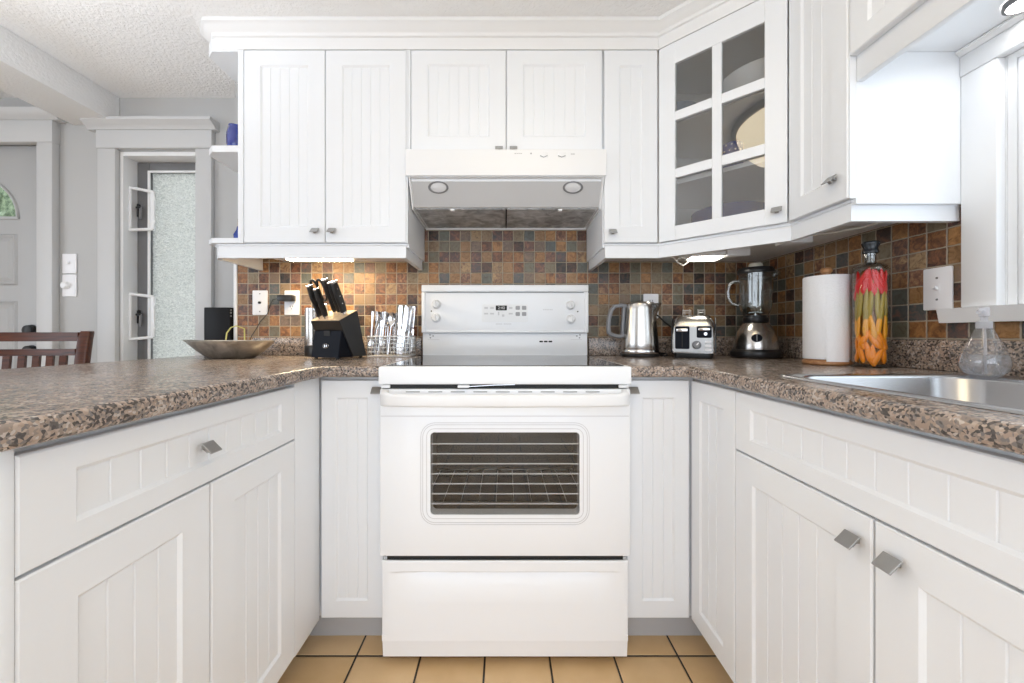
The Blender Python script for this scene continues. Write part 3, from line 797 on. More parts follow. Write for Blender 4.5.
# drawer
b = B(); b.prism([(1.205, .028), (1.1755, .028), (1.1700, .0815), (1.1655, .083), (1.1655, .1), (1.205, .1)], -.3735, .3735, 'x'); b.box(-.3735, .3735, 1.184, 1.205, .1003, .326)
dw = obj('drawer', b, M['enamel'], t, smooth=30)
b = B(); NX, NZ = 60, 90; rows = []
for i in range(NZ + 1):
    z = .1 + (.326 - .1) * i / NZ; row = []
    for k in range(NX + 1):
        x = -.3735 + .747 * k / NX
        ex = max(0., 1 - abs(x / .338) ** 6) ** .5 if abs(x) < .338 else 0.
        top = .293; mid = top - .009 * ex - .001
        f = 0 if z > top else ((top - z) / (top - mid)) if z > mid else max(0., 1 - ((mid - z) / .085)) ** 1.7
        edge = .003 * max(0, 1 - (.3735 - abs(x)) / .004) + (.003 if i == NZ else 0)
        row.append(b.m.verts.new((x, 1.1655 + .0175 * ex * f + edge, z)))
    rows.append(row)
for i in range(NZ):
    for k in range(NX): b.m.faces.new((rows[i][k], rows[i][k + 1], rows[i + 1][k + 1], rows[i + 1][k]))
obj('drawer_front', b, M['enamel'], dw, smooth=60, fix=False, label='drawer front with scooped finger ledge')
b = B(); b.box(-.36, .36, 1.172, 1.2055, .3265, .3405); obj('gap', b, M['slot'], t, label='dark gap over the drawer')
# feet
for x in (-.33, .33):
    for y in (1.26, 1.72):
        b = B(); b.lathe([(.018, 0), (.018, .01), (.01, .012), (.01, .0298)], 12, (x, y)); obj('foot', b, M['black'], t)
# backguard
b = B(); b.box(-.377, .377, 1.757, 1.796, .9167, 1.02, .003)
bg = obj('backguard', b, M['enamel'], t)
b = B()
b.box(-.379, .379, 1.748, 1.796, 1.0203, 1.238, .006, 3)
b.box(-.379, .379, 1.738, 1.7475, 1.206, 1.238, .0045, 3); b.box(-.379, -.362, 1.739, 1.7475, 1.0205, 1.2055, .004, 3); b.box(.362, .379, 1.739, 1.7475, 1.0205, 1.2055, .004, 3)
b.box(-.3615, .3615, 1.742, 1.7475, 1.0205, 1.030, .003, 2)
cs = obj('console', b, M['enamel'], bg)
b = B(); b.box(-.358, .358, 1.7469, 1.7477, 1.2015, 1.2056); obj('cap_shadow', b, M['grey'], cs)  # grey strip painting the shadow cast by the overhanging top cap
for x, z in ((-.3125, 1.150), (-.3135, 1.088), (.297, 1.146), (.299, 1.083)):
    T = Matrix.Translation((x, 1.7478, z)) @ Matrix.Rotation(R(90), 4, 'X')
    b = B(); b.lathe([(.021, 0), (.021, .004), (.0185, .007), (.0165, .02), (.014, .023), (.001, .0235)], 24, T=T)
    k_ = obj('burner_knob', b, M['enamel2'], cs)
    b = B(); b.box(-.0035, .0035, -.0165, .0165, .018, .031, .003, 2, T @ Matrix.Rotation(R(12), 4, 'Z')); obj('knob_grip', b, M['enamel2'], k_)
b = B()
for x, z in ((-.335, 1.119), (.331, 1.117)):
    b.lathe([(.0032, 0), (.0032, .0009)], 12, T=Matrix.Translation((x, 1.7478, z)) @ Matrix.Rotation(R(90), 4, 'X'))
pieces('indicator_dot', b, M['slot'], cs)
# control panel
b = B(); b.prism(rrect(-.105, .104, 1.070, 1.150, .006), 1.7472, 1.7478, 'y'); cp = obj('control_panel', b, M['enamel2'], cs)
b = B(); b.prism(rrect(-.042, .0085, 1.1225, 1.1445, .002), 1.7463, 1.7471, 'y'); lc = obj('clock_display', b, M['slot'], cp, label='small black clock display')
TX = Matrix.Translation((-.0165, 1.7460, 1.1335)) @ Matrix.Rotation(R(90), 4, 'X')
text_mesh('digits', '2:40', .019, M['lgrey'], lc, TX)
bl = B(); bd_ = B()
for x in (-.086, -.059, .026): bl.box(x - .008, x + .008, 1.7465, 1.7471, 1.129, 1.138); bl.box(x - .009, x + .009, 1.7465, 1.7471, 1.104, 1.111)
bl.box(-.032, -.026, 1.7465, 1.7471, 1.1, 1.116); bl.box(-.014, -.003, 1.7465, 1.7471, 1.094, 1.104)
for x in (.058, .087):
    for z in (1.134, 1.106): bd_.prism(rrect(x - .010, x + .010, z - .009, z + .009, .004), 1.7463, 1.7471, 'y')
bl.box(-.042, -.012, 1.7472, 1.7478, 1.059, 1.062); bl.box(-.006, .029, 1.7472, 1.7478, 1.059, 1.062)
pieces('touch_button', bl, M['lgrey'], cp); pieces('touch_button', bd_, M['grey'], cp, label='darker grey button')
b = B()
for k in range(6): b.box(.174 + k * .0075, .179 + k * .0075, 1.7472, 1.7478, 1.1235, 1.1275)
obj('small_print', b, M['lgrey'], cs)
b = B()
for k in range(3): b.prism(rrect(.157 + k * .021, .174 + k * .021, .977, .984, .003), 1.7562, 1.7568, 'y')
pieces('vent_slot', b, M['slot'], bg)
for s in (-1, 1):
    b = B()
    for dx, dz in ((.006, .004), (-.008, .009), (-.006, -.004)):
        b.lathe([(.0036, 0), (.0036, .0006)], 10, T=Matrix.Translation((s * .335 - s * dx, 1.7569, 1.002 + dz)) @ Matrix.Rotation(R(90), 4, 'X'))
    pieces('burner_dot', b, M['grey'], bg)
    b = B(); b.box(min(s * .300, s * .352), max(s * .300, s * .352), 1.7563, 1.7569, .9885, .9900); obj('burner_line', b, M['lgrey'], bg)

# ------------------------------------------------------------------ range hood
t = thing('range_hood', 'white under-cabinet range hood with two round lamps and grey filters', 'hood', (.006, 1.65, 1.5))
X0, X1 = -.3735, .3845
b = B()
b.prism([(1.485, 1.7265), (1.485, 1.622), (1.492, 1.6205), (1.4935, 1.628), (1.500, 1.628), (1.502, 1.612), (1.545, 1.525), (1.8175, 1.518), (1.8175, 1.7265)], X0 + .006, X1 - .006, 'x')
b.prism([(1.485, 1.7265), (1.485, 1.622), (1.492, 1.612), (1.5415, 1.516), (1.8175, 1.506), (1.8175, 1.7265)], X0, X0 + .0055, 'x')
b.prism([(1.485, 1.7265), (1.485, 1.622), (1.492, 1.612), (1.5415, 1.516), (1.8175, 1.506), (1.8175, 1.7265)], X1 - .0055, X1, 'x')
b.box(X0 + .006, X1 - .006, 1.805, 1.8175, 1.506, 1.518)
b.box(-.3835, .3915, 1.476, 1.4845, 1.624, 1.7262, .003)
obj('body', b, M['hoodm'], t, smooth=20)
b = B(); b.prism([(1.5013, 1.6115), (1.5443, 1.5245), (1.5435, 1.5241), (1.5005, 1.6111)], X0 + .008, X1 - .008, 'x'); obj('lamp_panel', b, M['hood_shaded'], t, label='sloping lamp panel with its shade painted in grey')
for x0, x1 in ((-.358, .0015), (.0085, .369)):
    b = B(); b.prism([(1.553, 1.5235), (1.553, 1.519), (1.800, 1.512), (1.800, 1.5165)], x0, x1, 'x'); obj('filter', b, M['filt'], t, label='grey mesh grease filter')
b = B(); b.box(.0025, .0075, 1.553, 1.800, 1.511, 1.5195); obj('filter_divider', b, M['slot'], t)
b = B(); b.box(-.22, -.205, 1.546, 1.562, 1.512, 1.5185); b.box(.215, .23, 1.546, 1.562, 1.512, 1.5185); pieces('filter_tab', b, M['hoodm'], t)
b = B(); b.box(X0 + .01, X1 - .01, 1.4945, 1.500, 1.6265, 1.6279); obj('lip_slot', b, M['slot'], t)
sl = math.atan2(1.545 - 1.502, 1.612 - 1.525)
for x in (-.262, .267):
    c = Vector((x, 1.5105, 1.5915)); T = Matrix.Translation(c) @ Matrix.Rotation(R(90) + (sl), 4, 'X')
    b = B(); b.lathe([(.040, -.004), (.040, .003), (.033, .004), (.031, -.002)], 28, T=T, cap0=False, cap1=False, sy=.58); rg = obj('lamp_ring', b, M['framegrey'], t)
    b = B(); b.lathe([(.031, -.003), (.030, .0005), (.018, .0035), (.001, .0045)], 24, T=T, sy=.58); obj('lamp_lens', b, M['lgrey'], rg, label='unlit lamp lens')
b = B()
for x in (.149, .218):
    b.box(x - .015, x + .015, 1.4748, 1.4758, 1.694, 1.7125, .0003)
pieces('rocker_switch', b, M['enamel2'], t)
b = B()
for x in (.149, .218):
    b.tube([(x - .014, 1.4744, 1.700), (x, 1.4738, 1.694), (x + .014, 1.4744, 1.700)], .0016, 6)
b.lathe([(.003, 0), (.003, .001)], 10, T=Matrix.Translation((.1, 1.4758, 1.7085)) @ Matrix.Rotation(R(90), 4, 'X'))
for k in range(4): b.box(.037 + k * .0075, .042 + k * .0075, 1.4752, 1.4758, 1.7075, 1.7095)
b.box(.253, .268, 1.4752, 1.4758, 1.7055, 1.7075)
obj('switch_mark', b, M['grey'], t)

# ------------------------------------------------------------------ lamps
t = thing('under_cabinet_light', 'lit white strip light under the left wall cabinet', 'light', (-.78, 1.63, 1.335))
b = B(); b.box(-.99, -.60, 1.60, 1.665, 1.3345, 1.3565, .004); obj('housing', b, M['trim'], t)
b = B(); b.box(-.92, -.655, 1.607, 1.658, 1.328, 1.3342, .003); obj('lens', b, M['bright'], t, label='glowing lens')
t = thing('under_cabinet_light', 'lit white block light under the glass corner cabinet', 'light', (.815, 1.57, 1.322), R(-8))
b = B(); b.box(-.065, .065, -.045, .045, .0035, .0345, .004); obj('housing', b, M['trim'], t, False)
b = B(); b.box(-.058, .058, -.038, .038, -.003, .0033, .003); obj('lens', b, M['brightw'], t, False, label='glowing lens')
for x, y, l in ((.925, 1.545, 'unlit white lamp box under the glass corner cabinet'), (1.0, 1.33, 'small white junction box under the cabinet above the paper towels')):
    b = B(); b.box(x - .045, x + .045, y - .03, y + .03, 1.325, 1.3565, .004); o = obj('lamp_box', b, M['enamel2']); tag(o, l, 'light')
for (x, y, l) in ((1.146, .845, 'lit grey-rimmed puck light under the window cabinet, nearest the window'), (.985, .40, 'lit grey-rimmed puck light under the window cabinet, set back from the window')):
    t = thing('puck_light', l, 'light', (x, y, 1.754))
    b = B(); b.lathe([(.033, -.0003), (.033, -.012), (.028, -.013), (.027, -.004)], 28, cap0=False, cap1=False); obj('rim', b, M['framegrey'], t, False)
    b = B(); b.lathe([(.0268, -.0005), (.0265, -.008), (.001, -.0085)], 24); obj('lens', b, M['puck'], t, False, label='glowing lens')
t = thing('ceiling_light', 'large warm dome lamp on the kitchen ceiling, reflected in the glass cabinet door', 'light', (.10, .40, CZ))
b = B(); b.lathe([(.375, -.0005), (.38, -.012), (.375, -.030), (.362, -.034), (.35, -.030)], 56); obj('rim', b, M['framegrey'], t, False, label='dark grey metal rim')
b = B(); b.lathe([(.352, -.0345), (.348, -.07), (.325, -.13), (.27, -.185), (.18, -.225), (.08, -.245), (.001, -.248)], 56); obj('dome', b, M['dome'], t, False, smooth=60, label='warm glowing glass dome')

# ------------------------------------------------------------------ wall plates
def plate_T(x, y, z, kind): return facing(x, y, z, kind)
def outlet_plate(name, label, cat, F, w=.071, h=.116):
    t = thing(name, label, cat, F.translation)
    b = B(); b.prism(rrect(-w / 2, w / 2, -h / 2, h / 2, .004, 3), -.0062, -.0004, 'y', F, .0018, 2); obj('plate', b, M['plate'], t)
    return t
F = facing(-1.158, 1.8198, 1.163, 'back')
t = outlet_plate('wall_plate', 'white wall plate with one small centre jack on the left tiles', 'wall plate', F)
b = B(); b.lathe([(.006, .006), (.006, .012), (.002, .0125)], 12, T=F @ Matrix.Rotation(R(90), 4, 'X')); obj('jack', b, M['slot'], t)
b = B()
for z in (-.042, .042): b.lathe([(.003, .006), (.003, .0072)], 10, T=F @ Matrix.Translation((0, 0, z)) @ Matrix.Rotation(R(90), 4, 'X'))
pieces('screw', b, M['framegrey'], t)
def duplex(label, x, z):
    F = facing(x, 1.8198, z, 'back')
    t = outlet_plate('wall_outlet', label, 'outlet', F)
    for dz in (-.0215, .0215):
        b = B(); b.prism(rrect(-.017, .017, dz - .014, dz + .014, .006), -.0085, -.0062, 'y', F); s = obj('socket', b, M['plate'], t)
        b = B()
        for dx in (-.006, .006): b.box(dx - .001, dx + .001, -.0092, -.0084, dz - .001, dz + .007, T=F)
        b.lathe([(.0022, 0), (.0022, .0008)], 8, T=F @ Matrix.Translation((0, -.0084, dz - .008)) @ Matrix.Rotation(R(90), 4, 'X'))
        obj('slots', b, M['slot'], s)
    return t
duplex('white duplex outlet on the left tiles holding a black charger', -1.007, 1.163)
duplex('white duplex outlet mostly hidden behind the kettle', .69, 1.147)
t = thing('charger', 'black plug-in charger in the left tile outlet with a thin lead', 'charger', (-1.03, 1.8, 1.185))
b = B(); b.box(-1.054, -.985, 1.772, 1.8105, 1.168, 1.196, .004); obj('adapter', b, M['black'], t)
b = B(); b.tube([(-1.054, 1.79, 1.182), (-1.085, 1.795, 1.176), (-1.105, 1.805, 1.15), (-1.118, 1.808, 1.11), (-1.15, 1.806, 1.075), (-1.165, 1.800, 1.04), (-1.180, 1.788, 1.006), (-1.192, 1.782, .96), (-1.20, 1.77, .9185)], .0018, 6)
obj('lead', b, M['cableb'], t)
F = facing(1.2098, 1.070, 1.141, 'right')
t = outlet_plate('light_switch', 'white toggle switch plate on the right tiles beside the window', 'switch', F, .072, .118)
b = B(); b.box(-.005, .005, -.0072, -.0062, -.012, .012, T=F); b.prism([(-.004, -.0072), (-.004, .003), (-.016, .008), (-.016, .002)][::-1], -.004, .004, 'x', F); obj('toggle', b, M['plate'], t)
b = B()
for z in (-.03, .03): b.lathe([(.003, .006), (.003, .0072)], 10, T=F @ Matrix.Translation((0, 0, z)) @ Matrix.Rotation(R(90), 4, 'X'))
pieces('screw', b, M['framegrey'], t)
F = facing(-2.2175, 1.9598, 1.3735, 'back')
t = outlet_plate('light_switch', 'upper white toggle switch on the far grey wall', 'switch', F, .072, .100)
b = B(); b.prism([(-.006, -.004), (-.006, .006), (-.016, .010), (-.016, .004)][::-1], -.004, .004, 'x', F); obj('toggle', b, M['plate'], t)
F = facing(-2.2175, 1.9598, 1.262, 'back')
t = outlet_plate('dimmer_switch', 'lower round-knob dimmer switch on the far grey wall', 'switch', F, .072, .112)
b = B(); b.lathe([(.020, .006), (.018, .02), (.013, .024), (.001, .0245)], 20, T=F @ Matrix.Translation((-.012, 0, 0)) @ Matrix.Rotation(R(90), 4, 'X')); obj('knob', b, M['enamel2'], t)

# ------------------------------------------------------------------ things on the left counter
Z = CT + .0006
t = thing('speaker', 'black box speaker standing in the wall recess behind the bowl', 'speaker', (-1.345, 1.86, Z))
b = B(); b.box(-1.412, -1.291, 1.80, 1.945, Z, 1.140, .003); obj('cabinet', b, mat('speaker_black', (.006, .006, .007), .45, spec=.2), t)
b = B()
for z in (1.10, 1.115, 1.128): b.box(-1.2906, -1.2885, 1.803, 1.812, z - .004, z + .004, .0005)
pieces('button', b, M['framegrey'], t)
b = B(); b.tube([(-1.262, 1.74, Z + .003), (-1.268, 1.74, Z + .05), (-1.262, 1.742, 1.02), (-1.245, 1.745, 1.045), (-1.225, 1.75, 1.052), (-1.215, 1.79, 1.04), (-1.218, 1.796, .98), (-1.22, 1.79, Z + .003)], .003, 8)
o = obj('cable', b, M['cabley']); tag(o, 'yellow-green cable looping up beside the black speaker', 'cable')

# shallow pewter bowl, long oval with a drawn-out lip
b = B()
def bowl_ring(s, z, lip=0.):
    pts = []
    for k in range(40):
        a = 2 * PI * k / 40; x = .172 * s * math.cos(a); y = .105 * s * math.sin(a)
        if math.cos(a) < 0: x -= lip * max(0, -math.cos(a)) ** 6; y *= 1 - .25 * max(0, -math.cos(a)) ** 3
        pts.append((-1.142 + x, 1.60 + y, z + lip * .12 * max(0, -math.cos(a)) ** 5))
    return pts
b.loops([bowl_ring(.50, Z), bowl_ring(.56, Z + .003), bowl_ring(.72, Z + .022), bowl_ring(.88, Z + .045, .004), bowl_ring(.98, Z + .064, .012), bowl_ring(1.01, Z + .0715, .022),
         bowl_ring(.99, Z + .0725, .020), bowl_ring(.96, Z + .066, .012), bowl_ring(.85, Z + .046, .003), bowl_ring(.68, Z + .025), bowl_ring(.45, Z + .012)])
o = obj('bowl', b, M['bowl'], smooth=60); tag(o, 'shallow oval pewter bowl with drawn-out lip on the left counter', 'bowl')

t = thing('pepper_mill', 'tall steel and clear mill standing behind the knife block', 'mill', (-.872, 1.735, Z))
b = B(); b.lathe([(.030, 0), (.031, .004), (.031, .045), (.0295, .048)], 28); obj('base', b, M['black'], t, False)
b = B(); b.lathe([(.0290, .0482), (.0295, .052), (.0295, .196), (.029, .2)], 28); obj('barrel', b, M['steel'], t, False)
b = B(); b.lathe([(.0285, .2002), (.0290, .204), (.0285, .215), (.022, .219), (.001, .220)], 28); obj('cap', b, M['chrome'], t, False)

# knife block
t = thing('knife_block', 'black knife block with pale slotted top and emblem on the front tray', 'knife block', (-.688, 1.60, Z), R(-20))
W = .074
b = B()
b.prism([(-.005, .006), (.075, .006), (.020, .196), (-.082, .150)], -W, W, 'x', bev=.002, seg=1)        # leaning body (y,z)
bk = obj('block', b, M['black'], t, False, smooth=20)
b = B(); 
p0, p1 = Vector((0, -.0805, .1515)), Vector((0, .0185, .1960)); nrm = Vector((0, -.41, .91)).normalized()
q = [Vector((x, 0, 0)) + p + nrm * .0006 for x, p in ((-W + .003, p0), (W - .003, p0), (W - .003, p1), (-W + .003, p1))]
q2 = [v + nrm * .002 for v in q]
b.loops([[tuple(v) for v in q], [tuple(v) for v in q2]]); obj('slot_face', b, M['woodpale'], t, False, label='pale wood slot face')
b = B(); b.prism([(-.083, .006), (.0, .006), (-.052, .112), (-.066, .112)], -W + .005, W - .005, 'x', bev=.002, seg=1)
fb = obj('front_tray', b, M['navy'], t, False, label='navy-black front tray')
b = B(); Tn = Matrix.Translation((0, -.0663, .1085)); b.box(-.016, .016, -.004, .006, -.017, .0045, .001, 1, Tn); obj('notch', b, M['slot'], fb, False)
# emblem: oval ring with two small figures
sl_ = math.atan2(.017, .106)
TE = Matrix.Translation((0, -.0763, .052)) @ Matrix.Rotation(-sl_, 4, 'X')
b = B(); b.tube([(.0145 * math.cos(2 * PI * k / 28), -.0004, .0085 * math.sin(2 * PI * k / 28)) for k in range(28)], .0009, 5, closed=True, T=TE)
for s in (-1, 1):
    b.box(s * .0045 - .0018, s * .0045 + .0018, -.0012, .0, -.0035, .0030, T=TE); b.ball((s * .0045, -.0006, .0048), .0016, TE, 8)
    b.tube([(s * .0045, -.0008, -.003), (s * .0065, -.0008, -.0065)], .0007, 5, T=TE); b.tube([(s * .0045, -.0008, -.003), (s * .0025, -.0008, -.0065)], .0007, 5, T=TE)
b.tube([(-.0095, -.0008, .0005), (.0095, -.0008, .0005)], .0008, 5, T=TE)
obj('emblem', b, M['chrome'], fb, False, label='silver oval emblem with two little figures')
b = B()
for x in (-.055, .055):
    for y in (-.07, .06): b.lathe([(.007, 0), (.007, .0055)], 10, (x, y))
obj('foot', b, M['slot'], t, False)
TB = WM[t].copy()
# knives: long axis runs up and forward out of the slot face
def knife(x, s, L, lab, wd=.012, rot=0.):
    """x across the block, s along the slot face (0 front, 1 back)"""
    base = p0.lerp(p1, s) + Vector((x, 0, 0)) + nrm * .004
    up = Vector((0, -.42, .90)).normalized()
    zc = up; xc = Vector((1, 0, 0)); yc = zc.cross(xc)
    Tm = Matrix((xc, yc, zc)).transposed().to_4x4(); Tm.translation = base
    Tw = TB @ Tm
    k = thing('kitchen_knife', lab, 'knife', Tw.translation, 0)
    WM[k] = Matrix.Translation(Tw.translation)
    b = B(); b.prism(rrect(-.006, .006, -wd * .8, wd * .8, .004, 3), .0, .010, 'z', Tw); obj('bolster', b, M['chrome'], k)
    b = B(); ls = []
    for i in range(9):
        f = i / 8; w_ = wd * (.85 + .18 * math.sin(f * PI) * (1 if i < 6 else .9)); d = .0012 * math.sin(f * PI * 2)
        ls.append([(u, v + d, .0102 + f * L) for u, v in rrect(-.0068, .0068, -w_, w_, .0045, 3)])
    b.loops(ls, T=Tw); obj('handle', b, M['black'], k, smooth=50)
    b = B(); b.prism(rrect(-.0072, .0072, -wd * 1.0, wd * 1.0, .0045, 3), .0104 + L, .0125 + L + .006, 'z', Tw, .002, 2); obj('end_cap', b, M['chrome'], k)
    b = B()
    for f in (.3, .55, .8): b.lathe([(.0022, -.0078), (.0022, .0078)], 8, T=Tw @ Matrix.Translation((0, 0, .01 + f * L)) @ Matrix.Rotation(R(90), 4, 'Y'))
    obj('rivet', b, M['chrome'], k)
knife(-.036, .18, .122, 'black handled knife in the front slot, beside the scissors', .0135)
knife(-.006, .16, .108, 'shortest black handled knife, front row centre of the block', .0115)
knife(-.004, .66, .130, 'black handled knife in the back row next to the scissors', .014)
knife(.024, .62, .118, 'black handled knife in the back row, third from the scissors', .014)
knife(.050, .55, .122, 'broad black handled knife at the end of the block away from the scissors', .0165)
# kitchen scissors
Tm = Matrix((Vector((1, 0, 0)), Vector((0, -.42, .90)).normalized().cross(Vector((1, 0, 0))), Vector((0, -.42, .90)).normalized())).transposed().to_4x4()
Tm.translation = p0.lerp(p1, .72) + Vector((-.058, 0, 0)) + nrm * .004; Tw = TB @ Tm
t = thing('scissors', 'black looped kitchen scissors at the back of the knife block', 'scissors', Tw.translation)
b = B(); b.box(-.004, .004, -.010, .010, 0, .04, .002, 1, Tw); obj('blades', b, M['chrome'], t)
for s in (-1, 1):
    b = B(); b.tube([(s * (.016 + .017 * math.sin(a)), 0, .100 - .045 * math.cos(a)) for a in [2 * PI * k / 24 for k in range(24)]], .005, 8, closed=True, T=Tw)
    obj('finger_loop', b, M['black'], t)

# wire basket of cutlery
BX0, BX1, BY0, BY1, BH = -.592, -.412, 1.655, 1.765, .085
t = thing('cutlery_basket', 'silver wire basket of cutlery beside the range', 'basket', ((BX0 + BX1) / 2, (BY0 + BY1) / 2, Z))
b = B(); zf = Z + .004
def rect_loop(i, z): return [(BX0 - i, BY0 - i, z), (BX1 + i, BY0 - i, z), (BX1 + i, BY1 + i, z), (BX0 - i, BY1 + i, z)]
for z, r_ in ((zf, .002), (zf + .018, .0014), (zf + .036, .0014), (zf + .054, .0014), (zf + .072, .0014), (zf + BH, .0026)): b.tube(rect_loop(0, z), r_, 6, closed=True)
b2 = B()
n = 11
for k in range(n + 1):
    x = BX0 + (BX1 - BX0) * k / n
    b2.tube([(x, BY0, zf + BH), (x, BY0, zf), (x, BY1, zf), (x, BY1, zf + BH)], .0014, 5)
for k in range(1, 7):
    y = BY0 + (BY1 - BY0) * k / 7
    b2.tube([(BX0, y, zf + BH), (BX0, y, zf), (BX1, y, zf), (BX1, y, zf + BH)], .0014, 5)
for x in (BX0 + .055, BX0 + .11): b2.tube([(x, BY0, zf + .06), (x, BY1, zf + .06)], .0014, 5)
obj('rim_wires', b, M['wire'], t); obj('cage_wires', b2, M['wire'], t)

def spoon_mesh():
    b = B(); ls = []
    for f, w_, y in ((0, .0055, 0), (.05, .006, 0), (.4, .0035, 0), (.66, .003, .002), (.70, .006, .003), (.76, .0145, .006), (.84, .019, .008), (.92, .017, .007), (.98, .009, .003), (1., .003, .001)):
        ls.append([(w_ * math.cos(a), y + .0011 * math.sin(a) + (.004 * (abs(math.cos(a)) - .5) if f > .72 else 0) * -1, .185 * f) for a in [2 * PI * k / 12 for k in range(12)]])
    return b.loops(ls)
def fork_mesh():
    b = B(); ls = []
    for f, w_, y in ((0, .0055, 0), (.05, .006, 0), (.4, .0035, 0), (.62, .003, .002), (.68, .009, .005), (.74, .0125, .006), (.80, .0125, .005)):
        ls.append([(w_ * math.cos(a), y + .0011 * math.sin(a), .19 * f) for a in [2 * PI * k / 12 for k in range(12)]])
    b.loops(ls)
    for x in (-.0095, -.0032, .0032, .0095): b.tube([(x, .005, .15), (x, .003, .172), (x * .95, -.001, .19)], .0015, 5)
    return b
def knife_mesh():
    b = B(); ls = []
    for f, x0, x1, th in ((0, -.007, .007, .0025), (.06, -.0085, .0085, .003), (.42, -.007, .007, .003), (.46, -.005, .005, .002), (.5, -.007, .009, .0009), (.8, -.007, .010, .0009), (.95, -.007, .007, .0009), (1, -.006, -.002, .0006)):
        ls.append([(x0, -th, .215 * f), (x1, -th, .215 * f), (x1, th, .215 * f), (x0, th, .215 * f)])
    return b.loops(ls)
CUT = []
def cutlery(kind, x, y, z, tilt, az, spin, flip):
    mk, lab, gr = {'spoon': (spoon_mesh, 'steel table spoon standing in the wire cutlery basket', 'spoons in the wire basket'),
                   'fork': (fork_mesh, 'steel table fork standing in the wire cutlery basket', 'forks in the wire basket'),
                   'knife': (knife_mesh, 'steel table knife standing in the wire cutlery basket, nearest the range', 'table knives in the wire basket')}[kind]
    src = next((c for k, c in CUT if k == kind), None)
    if src is None: o = obj('table_' + kind, mk(), M['chrome'], smooth=50)
    else: o = src.copy(); COL.objects.link(o); WM[o] = Matrix.Identity(4)
    Lq = {'spoon': .185, 'fork': .19, 'knife': .215}[kind]
    Mx = Matrix.Rotation(az, 4, 'Z') @ Matrix.Rotation(tilt, 4, 'Y') @ Matrix.Rotation(spin, 4, 'Z')
    if flip: Mx = Mx @ Matrix.Translation((0, 0, Lq)) @ Matrix.Rotation(PI, 4, 'X')
    o.matrix_world = Matrix.Translation((x, y, z)) @ Mx
    o.rotation_euler = Mx.to_euler(); o.location = o.matrix_world.translation
    tag(o, lab, 'cutlery', gr); CUT.append((kind, o))
rc = random.Random(3)
for k in range(11): cutlery('fork', BX0 + .006 + .015 * (k % 4) + .005 * (k // 4) + rc.uniform(-.003, .003), BY0 + .012 + .026 * (k // 4) + rc.uniform(0, .012), zf + .004, rc.uniform(.02, .13), rc.uniform(-.9, .9), rc.uniform(-.7, .7), k % 3 == 0)
for k in range(12): cutlery('spoon', BX0 + .062 + .014 * (k % 4) + .004 * (k // 4) + rc.uniform(-.003, .003), BY0 + .02 + .022 * (k // 2) + rc.uniform(0, .01), zf + .006, rc.uniform(.02, .14), rc.uniform(-1.2, 1.2), rc.uniform(-.6, .6), k % 4 == 3)
for k in range(9): cutlery('knife', BX0 + .122 + .015 * (k % 3) + .005 * (k // 3), BY0 + .022 + .03 * (k // 3) + rc.uniform(0, .02), zf + .006, rc.uniform(.05, .16), rc.uniform(-.5, .5), rc.uniform(-.6, .6), k % 2 == 0)

# ------------------------------------------------------------------ things on the right counter
# kettle
t = thing('kettle', 'brushed steel electric kettle with grey handle right of the range', 'kettle', (.599, 1.705, Z))
b = B(); b.lathe([(.079, 0), (.081, .004), (.081, .010), (.076, .014)], 36); b.tube([(.06, .03, .008), (.088, .035, .006), (.092, .05, .004)], .006, 6); obj('power_base', b, M['black'], t, False)
b = B(); b.lathe([(.079, .0145), (.0815, .018), (.082, .026), (.080, .031), (.078, .032)], 40); obj('base_ring', b, M['chrome'], t, False)
b = B()
ls = []
for z, r in ((.0325, .0775), (.036, .079), (.06, .0782), (.10, .0745), (.14, .0705), (.18, .0672), (.21, .065), (.226, .064), (.232, .062)):
    l = []
    for k in range(48):
        a = 2 * PI * k / 48; rr = r
        sp_ = max(0., math.cos(a - R(-12))) ** 14
        if z > .17: rr += .028 * sp_ * ((z - .17) / .06) ** 1.5
        l.append((rr * math.cos(a), rr * math.sin(a), z + (.004 * sp_ if z > .22 else 0)))
    ls.append(l)
b.loops(ls); obj('jug', b, M['steel'], t, False, smooth=60)
b = B(); b.lathe([(.061, .2325), (.058, .238), (.03, .242), (.001, .243)], 32); ld = obj('lid', b, M['steel'], t, False)
b = B(); b.box(-.014, .014, -.006, .006, .2435, .247, .002); obj('lid_tab', b, M['black'], ld, False)
b = B(); ls = []
hp = [(-.058, .222), (-.085, .226), (-.112, .222), (-.128, .205), (-.137, .17), (-.141, .13), (-.138, .106), (-.122, .094), (-.092, .088), (-.070, .094)]
for k, (x, z) in enumerate(hp):
    a = Vector(hp[min(k + 1, 9)]) - Vector(hp[max(k - 1, 0)]); a.normalize(); n = Vector((-a.y, a.x))
    ls.append([(x + n.x * u, v, z + n.y * u) for u, v in rrect(-.0085, .0085, -.013, .013, .006, 4)])
b.loops(ls); b.prism([(-.0745, .088), (-.066, .200), (-.0645, .226), (-.078, .228), (-.086, .086)], -.012, .012, 'y', bev=.003)
obj('handle', b, M['rubber'], t, False, smooth=50, label='grey plastic handle')
b = B(); b.tube([(.693, 1.806, 1.12), (.72, 1.792, 1.095), (.745, 1.790, 1.07), (.79, 1.790, 1.035), (.83, 1.791, 1.0), (.86, 1.791, .95), (.85, 1.791, .921)], .0035, 8)
b.tube([(.70, 1.775, .920), (.715, 1.745, .921), (.71, 1.71, .920), (.694, 1.69, .92), (.690, 1.73, .921), (.70, 1.755, .928), (.722, 1.725, .928), (.715, 1.69, .922), (.695, 1.67, .92)], .0035, 8)
o = obj('power_cord', b, M['cableb']); tag(o, 'black power cord bunched between kettle and toaster', 'cord')

